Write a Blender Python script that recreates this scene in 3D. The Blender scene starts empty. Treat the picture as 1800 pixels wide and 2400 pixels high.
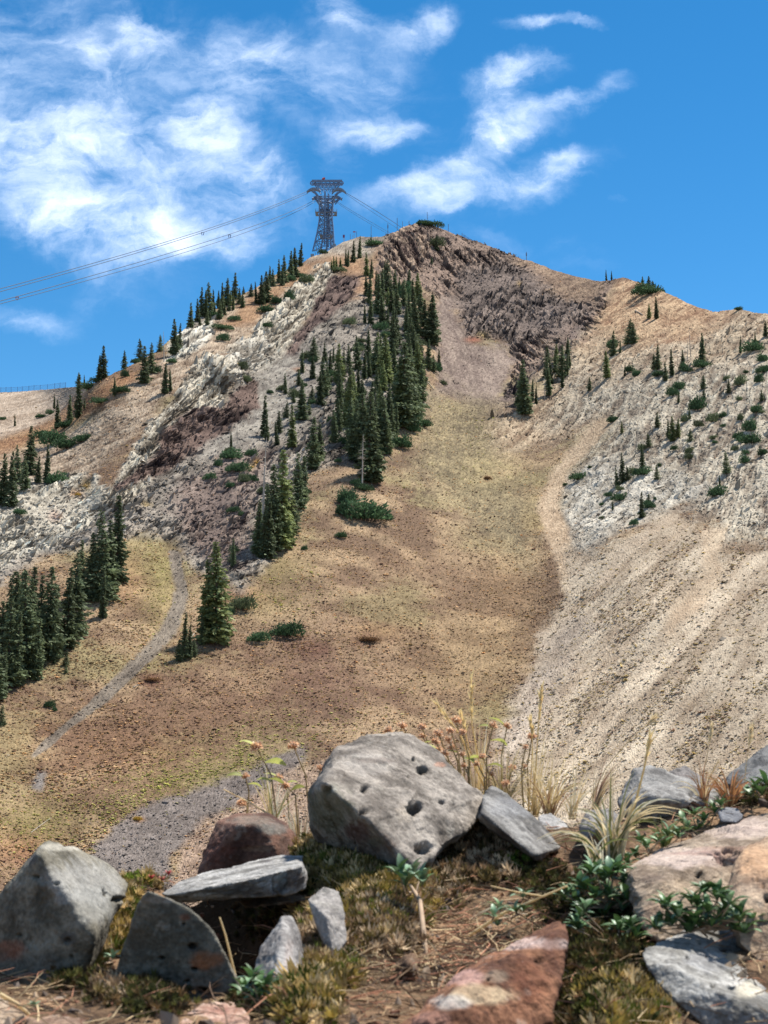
import bpy, bmesh, math, random
import numpy as np
from mathutils import Vector, Matrix, Euler
R = math.radians
C = bpy.context.scene.collection
rng = np.random.default_rng(7)
random.seed(7)

# ---------------------------------------------------------------- camera
FPX, CX, CY, PITCH = 3693.0, 900.0, 1200.0, R(8.0)      # focal length and centre in photograph pixels
cam_data = bpy.data.cameras.new('camera')
cam_data.sensor_fit = 'VERTICAL'; cam_data.sensor_height = 36.0
cam_data.lens = 36.0 * FPX / 2400.0
cam_data.clip_start = 0.05; cam_data.clip_end = 20000
cam_data.dof.use_dof = True; cam_data.dof.focus_distance = 60.0; cam_data.dof.aperture_fstop = 32.0
cam = bpy.data.objects.new('camera', cam_data); C.objects.link(cam)
cam.location = (0, 0, 0); cam.rotation_euler = (R(90) + PITCH, 0, 0)
bpy.context.scene.camera = cam

# ---------------------------------------------------------------- exposure
vs = bpy.context.scene.view_settings
vs.view_transform = 'Standard'; vs.look = 'None'; vs.gamma = 1.0; vs.use_curve_mapping = False
vs.exposure = EXPOSURE = 0.95

# ---------------------------------------------------------------- sun and sky
SUN_EL, SUN_AZ = R(63), R(54)            # azimuth clockwise from the view direction (+Y)
sd = Vector((math.cos(SUN_EL) * math.sin(SUN_AZ), math.cos(SUN_EL) * math.cos(SUN_AZ), math.sin(SUN_EL)))
sun_data = bpy.data.lights.new('sun', 'SUN'); sun_data.energy = 4.6; sun_data.angle = R(4); sun_data.color = (1.0, 0.955, 0.88)
sun = bpy.data.objects.new('sun', sun_data); C.objects.link(sun)
sun.rotation_euler = sd.to_track_quat('Z', 'Y').to_euler(); sun.location = (30, -20, 60)

def px2ab(u, v):                          # photograph pixel -> world tangents (x/y, z/y)
    xc, yu = (u - CX) / FPX, (CY - v) / FPX
    dy = math.cos(PITCH) - yu * math.sin(PITCH); dz = math.sin(PITCH) + yu * math.cos(PITCH)
    return xc / dy, dz / dy

world = bpy.data.worlds.new('World'); bpy.context.scene.world = world
world.use_nodes = True
nt = world.node_tree; nt.nodes.clear()
def N(t, **k):
    n = nt.nodes.new(t)
    for a, b in k.items(): setattr(n, a, b)
    return n
def L(a, b): nt.links.new(a, b)
def M(op, a, b=None, clamp=False):
    n = N('ShaderNodeMath', operation=op, use_clamp=clamp)
    for i, s in enumerate((a, b)):
        if s is None: continue
        if isinstance(s, (int, float)): n.inputs[i].default_value = s
        else: L(s, n.inputs[i])
    return n.outputs[0]
sky = N('ShaderNodeTexSky', sky_type='NISHITA', sun_disc=False)
sky.sun_elevation = SUN_EL; sky.sun_rotation = SUN_AZ; sky.altitude = 2500; sky.air_density = 1.0; sky.dust_density = 0.3; sky.ozone_density = 2.0
hsv = N('ShaderNodeHueSaturation'); hsv.inputs['Saturation'].default_value = 1.36; hsv.inputs['Value'].default_value = 0.73; hsv.inputs['Hue'].default_value = 0.493
L(sky.outputs[0], hsv.inputs['Color'])
tc = N('ShaderNodeTexCoord')
sep = N('ShaderNodeSeparateXYZ'); L(tc.outputs['Generated'], sep.inputs[0])
yy = M('MAXIMUM', sep.outputs[1], 0.12)
ca = M('DIVIDE', sep.outputs[0], yy); cb = M('DIVIDE', sep.outputs[2], yy)
com = N('ShaderNodeCombineXYZ'); L(ca, com.inputs[0]); L(cb, com.inputs[1])
def noise(vec, scale, detail, rough, loc=(0, 0, 0), rot=0, scl=(1, 1, 1), dist=0.0, lac=2.0):
    mp = N('ShaderNodeMapping'); mp.inputs['Location'].default_value = loc; mp.inputs['Rotation'].default_value = (0, 0, rot); mp.inputs['Scale'].default_value = scl
    L(vec, mp.inputs[0])
    n = N('ShaderNodeTexNoise'); L(mp.outputs[0], n.inputs['Vector'])
    n.inputs['Scale'].default_value = scale; n.inputs['Detail'].default_value = detail; n.inputs['Roughness'].default_value = rough
    n.inputs['Distortion'].default_value = dist; n.inputs['Lacunarity'].default_value = lac
    return n
w1 = noise(com.outputs[0], 13, 8, 0.62, (3, 1, 0))
wv = N('ShaderNodeVectorMath', operation='SUBTRACT'); L(w1.outputs['Color'], wv.inputs[0]); wv.inputs[1].default_value = (0.5, 0.5, 0.5)
ws = N('ShaderNodeVectorMath', operation='SCALE'); L(wv.outputs[0], ws.inputs[0]); ws.inputs['Scale'].default_value = 0.05
wa = N('ShaderNodeVectorMath', operation='ADD'); L(com.outputs[0], wa.inputs[0]); L(ws.outputs[0], wa.inputs[1])
CLOUDS = [  # photograph pixels: u, v, half width, half height, tilt (deg, up to the right), strength
 (90, 330, 240, 110, 0, .50), (300, 340, 200, 110, 0, .40), (470, 300, 150, 90, 20, .55), (590, 400, 190, 110, -25, .60), (150, 420, 330, 110, -5, .45),
 (110, 490, 190, 85, -10, .58), (370, 555, 140, 70, -5, .62), (230, 560, 280, 120, -12, .5), (480, 500, 220, 90, 0, .42), (545, 585, 90, 45, 10, .40),
 (320, 75, 120, 80, -30, .50), (210, 100, 60, 40, 0, .40), (60, 90, 360, 220, 0, .38), (100, 220, 300, 120, 0, .3), (540, 115, 170, 100, -15, .34), (640, 150, 160, 90, -25, .25), (500, 220, 330, 120, 0, .16),
 (800, 25, 140, 70, -10, .55), (1000, 50, 110, 60, 20, .52), (900, 130, 130, 60, 60, .28), (800, 110, 60, 90, 0, .22),
 (1260, 62, 130, 34, 5, .58), (1380, 62, 70, 26, 0, .50),
 (1165, 190, 100, 85, -10, .74), (1250, 165, 120, 55, 0, .46), (1210, 285, 170, 80, 12, .62), (1350, 235, 120, 40, 10, .62), (1440, 200, 60, 28, 0, .45),
 (1110, 370, 230, 62, 32, .50), (960, 420, 170, 45, 25, .48), (870, 310, 170, 60, -5, .52), (920, 280, 200, 100, 0, .20), (1320, 380, 80, 45, 30, .46), (1180, 430, 260, 50, 14, .44), (1040, 460, 260, 50, 5, .28),
 (800, 380, 60, 40, -30, .30), (1440, 470, 30, 14, 0, .3), (60, 750, 130, 40, -12, .42), (300, 700, 260, 50, 5, .20), (640, 560, 120, 60, 0, .18), (1150, 560, 300, 40, -10, .12), (750, 200, 250, 150, 0, .15), (1300, 600, 250, 50, -20, .10)]
acc = None
for (u, v, ru, rv, tilt, s) in CLOUDS:
    a0, b0 = px2ab(u, v)
    mp = N('ShaderNodeMapping', vector_type='TEXTURE')
    mp.inputs['Location'].default_value = (a0, b0, 0); mp.inputs['Rotation'].default_value = (0, 0, R(tilt)); k_ = 1.3 if s > .45 else 1.9; s *= .95; mp.inputs['Scale'].default_value = (ru * k_ / FPX, rv * k_ / FPX, 1)
    L(wa.outputs[0], mp.inputs[0])
    ln = N('ShaderNodeVectorMath', operation='LENGTH'); L(mp.outputs[0], ln.inputs[0])
    mr = N('ShaderNodeMapRange', interpolation_type='SMOOTHERSTEP'); L(ln.outputs['Value'], mr.inputs['Value'])
    mr.inputs['From Min'].default_value = 0.0; mr.inputs['From Max'].default_value = 1.0; mr.inputs['To Min'].default_value = s; mr.inputs['To Max'].default_value = 0.0
    acc = mr.outputs[0] if acc is None else M('SUBTRACT', M('ADD', acc, mr.outputs[0]), M('MULTIPLY', acc, mr.outputs[0]))
# elsewhere in the sky (outside the part seen here) the clouds go on at random, extra cover added to whiten the fill light
g1 = noise(tc.outputs['Generated'], 2.6, 3, 0.5, (5, 2, 1))
gg = N('ShaderNodeMapRange'); L(g1.outputs[0], gg.inputs['Value']); gg.inputs['From Min'].default_value = .36; gg.inputs['From Max'].default_value = .62; gg.inputs['To Max'].default_value = .75
inside = N('ShaderNodeMapRange', interpolation_type='SMOOTHSTEP')
dist = N('ShaderNodeVectorMath', operation='DISTANCE'); L(tc.outputs['Generated'], dist.inputs[0])
a0, b0 = px2ab(900, 500); v0 = Vector((a0, 1, b0)).normalized(); dist.inputs[1].default_value = v0
L(dist.outputs['Value'], inside.inputs['Value']); inside.inputs['From Min'].default_value = .30; inside.inputs['From Max'].default_value = .45
cover = M('ADD', M('MULTIPLY', acc, M('SUBTRACT', 1.0, inside.outputs[0])), M('MULTIPLY', gg.outputs[0], inside.outputs[0]))
f1 = noise(wa.outputs[0], 24, 9, 0.62, (7, 3, 0), R(-22), (0.8, 1.25, 1), 0.5)
f2 = noise(com.outputs[0], 75, 6, 0.62, (1, 9, 0), R(-30), (0.55, 1.4, 1), 0.3)
fn = M('ADD', M('MULTIPLY', M('SUBTRACT', f1.outputs[0], 0.5), 2.3), M('MULTIPLY', M('SUBTRACT', f2.outputs[0], 0.5), 0.55))
dens = N('ShaderNodeMapRange', interpolation_type='SMOOTHSTEP'); L(M('ADD', cover, M('MULTIPLY', fn, M('ADD', M('MULTIPLY', cover, 0.9), 0.15))), dens.inputs['Value'])
dens.inputs['From Min'].default_value = 0.08; dens.inputs['From Max'].default_value = 1.16; dens.inputs['To Max'].default_value = 0.86
up = N('ShaderNodeMapRange'); L(sep.outputs[2], up.inputs['Value']); up.inputs['From Min'].default_value = 0.0; up.inputs['From Max'].default_value = 0.08
alpha = M('MULTIPLY', dens.outputs[0], up.outputs[0])
ccol = N('ShaderNodeMix', data_type='RGBA'); L(M('POWER', dens.outputs[0], 0.9), ccol.inputs['Factor'])
ccol.inputs[6].default_value = (3.6, 4.8, 6.8, 1); ccol.inputs[7].default_value = (6.3, 6.7, 7.3, 1)
mix = N('ShaderNodeMix', data_type='RGBA'); L(alpha, mix.inputs['Factor']); L(hsv.outputs[0], mix.inputs[6]); L(ccol.outputs[2], mix.inputs[7])
bg = N('ShaderNodeBackground'); L(mix.outputs[2], bg.inputs['Color']); bg.inputs['Strength'].default_value = 0.115
wo = N('ShaderNodeOutputWorld'); L(bg.outputs[0], wo.inputs['Surface'])

# ---------------------------------------------------------------- helpers
def lin(c):
    c = np.asarray(c, float) / 255.0
    return np.where(c <= 0.04045, c / 12.92, ((c + 0.055) / 1.055) ** 2.4)
KM = 1.45                                   # what a sunlit surface's display value is divided by to give its own colour
def A(r, g, b, k=None):
    c = lin((r, g, b)); m = c.mean(); return (c * 0.86 + m * 0.14) / (k or KM)

def ray_dirs(u, v):
    xc, yu = (u - CX) / FPX, (CY - v) / FPX
    return np.stack([xc, math.cos(PITCH) - yu * math.sin(PITCH), math.sin(PITCH) + yu * math.cos(PITCH)], -1)
def at(u, v, Y):                            # world point on that sight line at the distance Y in front of the camera
    d = ray_dirs(np.asarray(u, float), np.asarray(v, float))
    return d * (np.asarray(Y, float) / d[..., 1])[..., None]
def proj(P):
    P = np.asarray(P, float)
    f = P[..., 1] * math.cos(PITCH) + P[..., 2] * math.sin(PITCH)
    up_ = -P[..., 1] * math.sin(PITCH) + P[..., 2] * math.cos(PITCH)
    return CX + FPX * P[..., 0] / f, CY - FPX * up_ / f

def sstep(a, b, x):
    t = np.clip((x - a) / (b - a), 0, 1); return t * t * (3 - 2 * t)
def _hash(ix, iy, iz, seed):
    h = (ix.astype(np.int64) * 374761393 + iy.astype(np.int64) * 668265263 + iz.astype(np.int64) * 2147483647 + seed * 1274126177) & 0xFFFFFFFF
    h = ((h ^ (h >> 13)) * 1274126177) & 0xFFFFFFFF
    h = ((h ^ (h >> 16)) * 2246822519) & 0xFFFFFFFF
    return ((h ^ (h >> 15)) & 0xFFFFFF) / float(0x1000000)
def vnoise(P, seed=0):                      # value noise in [-1, 1]; P is (N,2) or (N,3)
    P = np.asarray(P)
    if P.shape[-1] == 2: P = np.concatenate([P, np.zeros(P.shape[:-1] + (1,))], -1); two = True
    else: two = False
    i = np.floor(P); f = P - i; i = i.astype(np.int64); w = f * f * (3 - 2 * f)
    out = 0
    for dz in ((0,) if two else (0, 1)):
        for dy in (0, 1):
            for dx in (0, 1):
                ww = (w[..., 0] if dx else 1 - w[..., 0]) * (w[..., 1] if dy else 1 - w[..., 1])
                if not two: ww = ww * (w[..., 2] if dz else 1 - w[..., 2])
                out = out + ww * _hash(i[..., 0] + dx, i[..., 1] + dy, i[..., 2] + dz, seed)
    return out * 2 - 1
def fbm(P, octaves=4, seed=0, gain=0.5, ridged=False):
    P = np.asarray(P, float); out = 0; amp = 1; tot = 0; c, s = math.cos(0.7), math.sin(0.7)
    for k in range(octaves):
        n = vnoise(P, seed + 17 * k)
        if ridged: n = 1 - 2 * np.abs(n)
        out = out + amp * n; tot += amp; amp *= gain
        Q = P * 2.03; P = Q.copy(); P[..., 0] = c * Q[..., 0] - s * Q[..., 1] + 3.7; P[..., 1] = s * Q[..., 0] + c * Q[..., 1] + 1.3
    return out / tot
def worley(P, seed=0):                      # 2-D cells: random value of the nearest cell, distance to its border, second random
    i = np.floor(P); best = np.full(P.shape[:-1], 9.0); sec = best.copy(); val = np.zeros_like(best); val2 = val.copy()
    gx = val.copy(); gy = val.copy(); z = np.zeros(P.shape[:-1])
    for dy in (-1, 0, 1):
        for dx in (-1, 0, 1):
            cx, cy = i[..., 0] + dx, i[..., 1] + dy
            px = cx + _hash(cx, cy, z, seed); py = cy + _hash(cx, cy, z, seed + 5)
            ex, ey = P[..., 0] - px, P[..., 1] - py
            d = np.hypot(ex, ey); h = _hash(cx, cy, z, seed + 9)
            m = d < best
            sec = np.where(m, best, np.minimum(sec, d)); val = np.where(m, h, val); gx = np.where(m, ex, gx); gy = np.where(m, ey, gy); best = np.where(m, d, best)
    return val, sec - best, gx, gy

def tag(o, label=None, cat=None, group=None, kind=None):
    if label: o['label'] = label
    if cat: o['category'] = cat
    if group: o['group'] = group
    if kind: o['kind'] = kind
    return o
def mesh_np(name, V, F, mats=(), smooth=False, cols=None):
    me = bpy.data.meshes.new(name)
    V = np.asarray(V, np.float32); F = np.asarray(F, np.int32); k = F.shape[1]
    me.vertices.add(len(V)); me.vertices.foreach_set('co', V.ravel())
    me.loops.add(F.size); me.loops.foreach_set('vertex_index', F.ravel())
    me.polygons.add(len(F)); me.polygons.foreach_set('loop_start', np.arange(0, F.size, k, dtype=np.int32)); me.polygons.foreach_set('loop_total', np.full(len(F), k, np.int32))
    me.polygons.foreach_set('use_smooth', np.full(len(F), smooth))
    me.update(calc_edges=True)
    if cols is not None:
        at_ = me.color_attributes.new('tint', 'FLOAT_COLOR', 'POINT')
        c4 = np.ones((len(V), 4), np.float32); c4[:, :3] = cols; at_.data.foreach_set('color', c4.ravel())
    for m in mats: me.materials.append(m)
    return me
def link(name, me, parent=None, loc=(0, 0, 0)):
    o = bpy.data.objects.new(name, me); C.objects.link(o); o.location = loc
    if parent: o.parent = parent
    return o
def empty(name, loc=(0, 0, 0), rz=0, scale=None):
    o = bpy.data.objects.new(name, None); C.objects.link(o); o.location = loc; o.rotation_euler = (0, 0, rz); o.empty_display_size = 0.1
    if scale is not None: o.scale = scale
    return o

def material(name, color=None, attr=None, inst=False, rough=0.9, spec=0.25, nscale=None, namp=0.25, bump=None, vary=0.0, trans=0.0, metal=0.0, coord='Object', ndetail=6):
    """colour (or the 'tint' attribute) x procedural noise, with an optional bump; vary = brightness change per object"""
    m = bpy.data.materials.new(name); m.use_nodes = True; t = m.node_tree; t.nodes.clear()
    def n(ty, **k):
        x = t.nodes.new(ty)
        for a, b in k.items(): setattr(x, a, b)
        return x
    out = n('ShaderNodeOutputMaterial'); b = n('ShaderNodeBsdfPrincipled'); t.links.new(b.outputs[0], out.inputs['Surface'])
    b.inputs['Roughness'].default_value = rough; b.inputs['Specular IOR Level'].default_value = spec; b.inputs['Metallic'].default_value = metal
    if attr:
        s = n('ShaderNodeAttribute', attribute_name=attr, attribute_type='INSTANCER' if inst else 'GEOMETRY'); col = s.outputs['Color']
    else:
        s = n('ShaderNodeRGB'); s.outputs[0].default_value = (*color, 1); col = s.outputs[0]
    co = n('ShaderNodeTexCoord')
    if nscale:
        for k, (sc, am) in enumerate(((nscale, namp), (nscale * 0.13, namp * 0.6))):
            no = n('ShaderNodeTexNoise'); no.inputs['Scale'].default_value = sc; no.inputs['Detail'].default_value = ndetail; no.inputs['Roughness'].default_value = 0.65
            t.links.new(co.outputs[coord], no.inputs['Vector'])
            mr = n('ShaderNodeMapRange'); mr.inputs['From Min'].default_value = .3; mr.inputs['From Max'].default_value = .7
            mr.inputs['To Min'].default_value = 1 - am; mr.inputs['To Max'].default_value = 1 + am; t.links.new(no.outputs[0], mr.inputs['Value'])
            mu = n('ShaderNodeVectorMath', operation='SCALE'); t.links.new(col, mu.inputs[0]); t.links.new(mr.outputs[0], mu.inputs['Scale']); col = mu.outputs[0]
    if vary:
        oi = n('ShaderNodeObjectInfo'); mr = n('ShaderNodeMapRange'); mr.inputs['To Min'].default_value = 1 - vary; mr.inputs['To Max'].default_value = 1 + vary
        t.links.new(oi.outputs['Random'], mr.inputs['Value'])
        mu = n('ShaderNodeVectorMath', operation='SCALE'); t.links.new(col, mu.inputs[0]); t.links.new(mr.outputs[0], mu.inputs['Scale']); col = mu.outputs[0]
    t.links.new(col, b.inputs['Base Color'])
    if bump:
        bs, bd = bump; no = n('ShaderNodeTexNoise'); no.inputs['Scale'].default_value = bs; no.inputs['Detail'].default_value = 7; no.inputs['Roughness'].default_value = 0.6
        t.links.new(co.outputs[coord], no.inputs['Vector'])
        bu = n('ShaderNodeBump'); bu.inputs['Distance'].default_value = bd; bu.inputs['Strength'].default_value = 1.0
        t.links.new(no.outputs[0], bu.inputs['Height']); t.links.new(bu.outputs[0], b.inputs['Normal'])
    if trans:
        tr = n('ShaderNodeBsdfTranslucent'); t.links.new(col, tr.inputs['Color']); ms = n('ShaderNodeMixShader'); ms.inputs[0].default_value = trans
        t.links.new(b.outputs[0], ms.inputs[1]); t.links.new(tr.outputs[0], ms.inputs[2]); t.links.new(ms.outputs[0], out.inputs['Surface'])
    return m

def scatter(name, pos, rot, scl, col, variants, label=None, cat=None, parent=None, var=None):
    """uncountable small pieces: real meshes instanced on points by geometry nodes, one object"""
    n = len(pos); me = bpy.data.meshes.new(name)
    me.vertices.add(n); me.vertices.foreach_set('co', np.asarray(pos, np.float32).ravel())
    for nm, arr in (('rot', rot), ('scl', scl)):
        a_ = me.attributes.new(nm, 'FLOAT_VECTOR', 'POINT'); a_.data.foreach_set('vector', np.asarray(arr, np.float32).ravel())
    c4 = np.ones((n, 4), np.float32); c4[:, :3] = col
    a_ = me.attributes.new('tint', 'FLOAT_COLOR', 'POINT'); a_.data.foreach_set('color', c4.ravel())
    a_ = me.attributes.new('vari', 'INT', 'POINT'); a_.data.foreach_set('value', (np.asarray(var) if var is not None else rng.integers(0, len(variants), n)).astype(np.int32))
    o = bpy.data.objects.new(name, me); C.objects.link(o)
    if parent: o.parent = parent
    tag(o, label, cat, kind='stuff')
    g = bpy.data.node_groups.new(name, 'GeometryNodeTree')
    g.interface.new_socket('Geometry', in_out='INPUT', socket_type='NodeSocketGeometry'); g.interface.new_socket('Geometry', in_out='OUTPUT', socket_type='NodeSocketGeometry')
    gi = g.nodes.new('NodeGroupInput'); go = g.nodes.new('NodeGroupOutput'); jn = g.nodes.new('GeometryNodeJoinGeometry')
    def named(nm, ty):
        x = g.nodes.new('GeometryNodeInputNamedAttribute'); x.data_type = ty; x.inputs['Name'].default_value = nm; return x.outputs[0]
    for k, src_me in enumerate(variants):
        src = bpy.data.objects.new(name + '_piece', src_me)
        oi = g.nodes.new('GeometryNodeObjectInfo'); oi.inputs['Object'].default_value = src; oi.inputs['As Instance'].default_value = True
        cmpn = g.nodes.new('FunctionNodeCompare'); cmpn.data_type = 'INT'; cmpn.operation = 'EQUAL'
        g.links.new(named('vari', 'INT'), cmpn.inputs[2]); cmpn.inputs[3].default_value = k
        ip = g.nodes.new('GeometryNodeInstanceOnPoints')
        g.links.new(gi.outputs[0], ip.inputs['Points']); g.links.new(cmpn.outputs[0], ip.inputs['Selection']); g.links.new(oi.outputs['Geometry'], ip.inputs['Instance'])
        g.links.new(named('rot', 'FLOAT_VECTOR'), ip.inputs['Rotation']); g.links.new(named('scl', 'FLOAT_VECTOR'), ip.inputs['Scale'])
        g.links.new(ip.outputs[0], jn.inputs[0])
    g.links.new(jn.outputs[0], go.inputs[0])
    md = o.modifiers.new('scatter', 'NODES'); md.node_group = g
    return o
# ================================================================ THE MOUNTAIN
SKY = np.array([(-400, 925), (0, 920), (60, 917), (120, 912), (180, 905), (228, 897), (274, 871), (312, 854), (363, 825), (397, 797), (430, 774), (447, 755), (502, 726), (565, 692), (595, 678), (646, 643),
                (697, 624), (727, 604), (765, 590), (803, 568), (845, 554), (895, 555), (925, 544), (946, 530), (971, 524), (1022, 532), (1056, 546), (1106, 563), (1190, 595), (1233, 610), (1300, 633), (1353, 650),
                (1404, 661), (1440, 655), (1458, 650), (1488, 659), (1543, 678), (1610, 711), (1678, 731), (1733, 725), (1800, 737), (1950, 752), (2200, 790)], float)
QP = np.array([ # u, v, distance: a few surveyed points of the bowl
 (900, 2000, 205), (900, 1700, 242), (900, 1400, 288), (1000, 1100, 355), (1080, 900, 425), (1100, 720, 500), (1000, 530, 560), (845, 554, 550), (700, 625, 500), (595, 677, 470), (447, 755, 435), (363, 825, 405),
 (274, 871, 390), (224, 899, 384), (0, 920, 470), (100, 914, 460), (60, 1000, 395), (-300, 930, 470), (100, 1060, 365), (0, 1100, 345), (0, 1300, 292), (0, 1500, 256), (0, 1700, 228), (0, 2000, 195), (200, 1300, 290), (400, 1270, 306),
 (400, 1000, 360), (520, 880, 392), (600, 800, 425), (620, 1000, 372), (600, 1250, 308), (500, 1500, 265), (300, 1600, 246), (900, 800, 440), (850, 1000, 376), (760, 700, 475), (1300, 633, 540), (1404, 661, 515), (1543, 678, 475), (1678, 731, 435),
 (1800, 737, 405), (2200, 790, 380), (1220, 900, 440), (1180, 1050, 388), (1300, 1250, 325), (1250, 1450, 288), (1200, 1700, 245), (1500, 900, 392), (1500, 1100, 340), (1500, 1400, 272), (1500, 1700, 226), (1800, 900, 352), (1800, 1200, 290),
 (1800, 1500, 236), (1800, 1800, 196), (1500, 2000, 190), (1200, 2000, 205), (200, 2000, 200), (2200, 1500, 210), (2200, 1100, 280), (2200, 1900, 170), (-300, 1500, 240), (-300, 1900, 195), (-300, 1200, 300)], float)
class TPS:
    def __init__(s, P, val, reg=0.002):
        s.P = P / 1000.0; n = len(P); d = np.linalg.norm(s.P[:, None] - s.P[None], axis=-1)
        K = s.k(d) + np.eye(n) * reg; A_ = np.zeros((n + 3, n + 3)); A_[:n, :n] = K; A_[:n, n] = 1; A_[:n, n + 1:] = s.P; A_[n, :n] = 1; A_[n + 1:, :n] = s.P.T
        s.w = np.linalg.solve(A_, np.concatenate([val, np.zeros(3)]))
    @staticmethod
    def k(d): return np.where(d > 1e-9, d * d * np.log(np.maximum(d, 1e-9)), 0)
    def __call__(s, u, v):
        sh = np.shape(u); X = np.stack([np.ravel(u), np.ravel(v)], -1) / 1000.0; out = np.empty(len(X)); n = len(s.P)
        for a in range(0, len(X), 60000):
            x = X[a:a + 60000]; d = np.sqrt(((x[:, None] - s.P[None]) ** 2).sum(-1)); out[a:a + 60000] = s.k(d) @ s.w[:n] + s.w[n] + x @ s.w[n + 1:]
        return out.reshape(sh)
_q = TPS(QP[:, :2], 1000.0 / QP[:, 2])
def seg_dist(u, v, pts):
    pts = np.asarray(pts, float); best = np.full(np.shape(u), 1e9)
    for (ax, ay), (bx, by) in zip(pts[:-1], pts[1:]):
        dx, dy = bx - ax, by - ay; t = np.clip(((u - ax) * dx + (v - ay) * dy) / (dx * dx + dy * dy), 0, 1)
        best = np.minimum(best, np.hypot(u - ax - t * dx, v - ay - t * dy))
    return best
RIBS = [  # crest lines of ribs (+) and beds of gullies (-): points, half width in px, metres
 ([(250, 1150), (340, 1040), (400, 950), (480, 835), (530, 850)], 45, 9), ([(530, 860), (620, 790), (700, 700), (780, 625)], 38, 7), ([(500, 860), (500, 960)], 30, 4),
 ([(830, 680), (800, 800), (830, 900), (780, 1000), (800, 1100)], 70, 6), ([(960, 540), (960, 700), (980, 850), (900, 980)], 50, 6), ([(930, 560), (900, 640)], 30, 5),
 ([(1050, 720), (1080, 850), (1060, 1000)], 60, -7), ([(1120, 580), (1180, 700), (1130, 780)], 50, 5), ([(1250, 650), (1300, 740), (1330, 800)], 40, 6), ([(1330, 800), (1260, 890), (1160, 1010)], 36, 7), ([(1440, 660), (1400, 740)], 30, 4),
 ([(400, 1290), (420, 1400), (360, 1490), (240, 1640), (110, 1760)], 22, -1.6), ([(560, 1350), (600, 1180), (560, 1080)], 60, 4), ([(1290, 1050), (1290, 1200), (1330, 1300), (1270, 1480), (1200, 1700)], 60, -.4),
 ([(1420, 1000), (1440, 1150), (1400, 1240)], 80, 3), ([(1560, 860), (1500, 1000)], 50, 4), ([(640, 660), (440, 790), (300, 880), (100, 1080)], 60, 4), ([(720, 900), (690, 1000)], 40, 3)]
def depth0(u, v):
    sk = np.interp(u, SKY[:, 0], SKY[:, 1])
    q = _q(np.clip(u, -450, 2250), np.clip(v, 500, 2260)); Y = 1000.0 / np.clip(q, 1.4, 6)
    for pts, w, m in RIBS:
        d = seg_dist(u, v, pts); Y = Y - m * np.exp(-(d / w) ** 2 * 0.9)
    return Y
# terrain sheet: columns over the view and, coarser, far to both sides
u_mid = np.arange(-120, 1920, 2.45)
u_left = -120 - np.cumsum(np.geomspace(6, 420, 34))[::-1]; u_right = 1920 + np.cumsum(np.geomspace(6, 420, 34))
U = np.concatenate([u_left, u_mid, u_right]); nu = len(U)
skv = np.interp(U, SKY[:, 0], SKY[:, 1])
jag = fbm(np.stack([U / 26, U * 0], -1), 4, 3) * 3.0 + fbm(np.stack([U / 7, U * 0 + 4], -1), 2, 5) * 1.0
skv = skv + jag * np.interp(U, [0, 700, 900, 1000, 1500, 1800], [.5, .6, .7, 1.1, .9, .8])
NV = 690
tt = np.linspace(0, 1, NV)
tt = tt ** 0.97
UU = np.repeat(U[None], NV, 0); VV = 2260 + (skv[None] - 2260) * tt[:, None]
Uc = np.clip(UU, -450, 2250)
Y = depth0(Uc, VV)
P = at(UU, VV, Y)
# beyond the frame the mountain turns away and sinks
az = np.abs(np.arctan((UU - CX) / FPX)); fade = sstep(0.42, 1.0, az)
P[..., 2] = P[..., 2] * (1 - 0.75 * fade) - 12 * fade
# ---- zones of ground and rock, from the outlines they have in the photograph
def poly_sd(poly, u, v):
    poly = np.asarray(poly, float); d = np.full(u.shape, 1e9); inside = np.zeros(u.shape, bool)
    for (ax, ay), (bx, by) in zip(poly, np.roll(poly, -1, 0)):
        dx, dy = bx - ax, by - ay; t = np.clip(((u - ax) * dx + (v - ay) * dy) / (dx * dx + dy * dy + 1e-9), 0, 1)
        d = np.minimum(d, np.hypot(u - ax - t * dx, v - ay - t * dy))
        cr = ((ay > v) != (by > v)) & (u < (bx - ax) * (v - ay) / (by - ay + 1e-12) + ax); inside ^= cr
    return np.where(inside, d, -d)
GU, GV = np.meshgrid(np.arange(-460, 2270, 8.0), np.arange(480, 2120, 8.0))
def zone_w(poly, u, v, soft, warp, seed):
    sd_ = poly_sd(poly, GU, GV)
    a = (np.clip(u, -455, 2255) + 460) / 8; b = (np.clip(v, 485, 2110) - 480) / 8; i = a.astype(int); j = b.astype(int); fa, fb = a - i, b - j
    i1 = np.minimum(i + 1, sd_.shape[1] - 1); j1 = np.minimum(j + 1, sd_.shape[0] - 1)
    s = (sd_[j, i] * (1 - fa) + sd_[j, i1] * fa) * (1 - fb) + (sd_[j1, i] * (1 - fa) + sd_[j1, i1] * fa) * fb
    return sstep(-soft, soft, s + warp * WARP1 + warp * 0.6 * WARP2)
FX = P[..., 0]; FZ = P[..., 2]; FY = P[..., 1]
Q3 = np.stack([FX, FZ, FY], -1)
WARP1 = fbm(Q3 / 14.0, 3, 11); WARP2 = fbm(Q3 / 2.5, 3, 12)
N_big = fbm(Q3 / 30.0, 3, 21); N_mid = fbm(Q3 / 7.0, 3, 22); N_fine = fbm(Q3 / 1.1, 3, 23); N_px = rng.random(FX.shape) * 2 - 1
def rotc(th, su, sv):
    c, s = math.cos(R(th)), math.sin(R(th)); return np.stack([(FX * c + FZ * s) / su, (-FX * s + FZ * c) / sv], -1)
_st = {}
def streak(th, ln, wd, seed):
    k = (th, ln, wd)
    if k not in _st: _st[k] = fbm(rotc(th, ln, wd), 4, seed, 0.6)
    return _st[k]
_cr = {}
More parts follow.
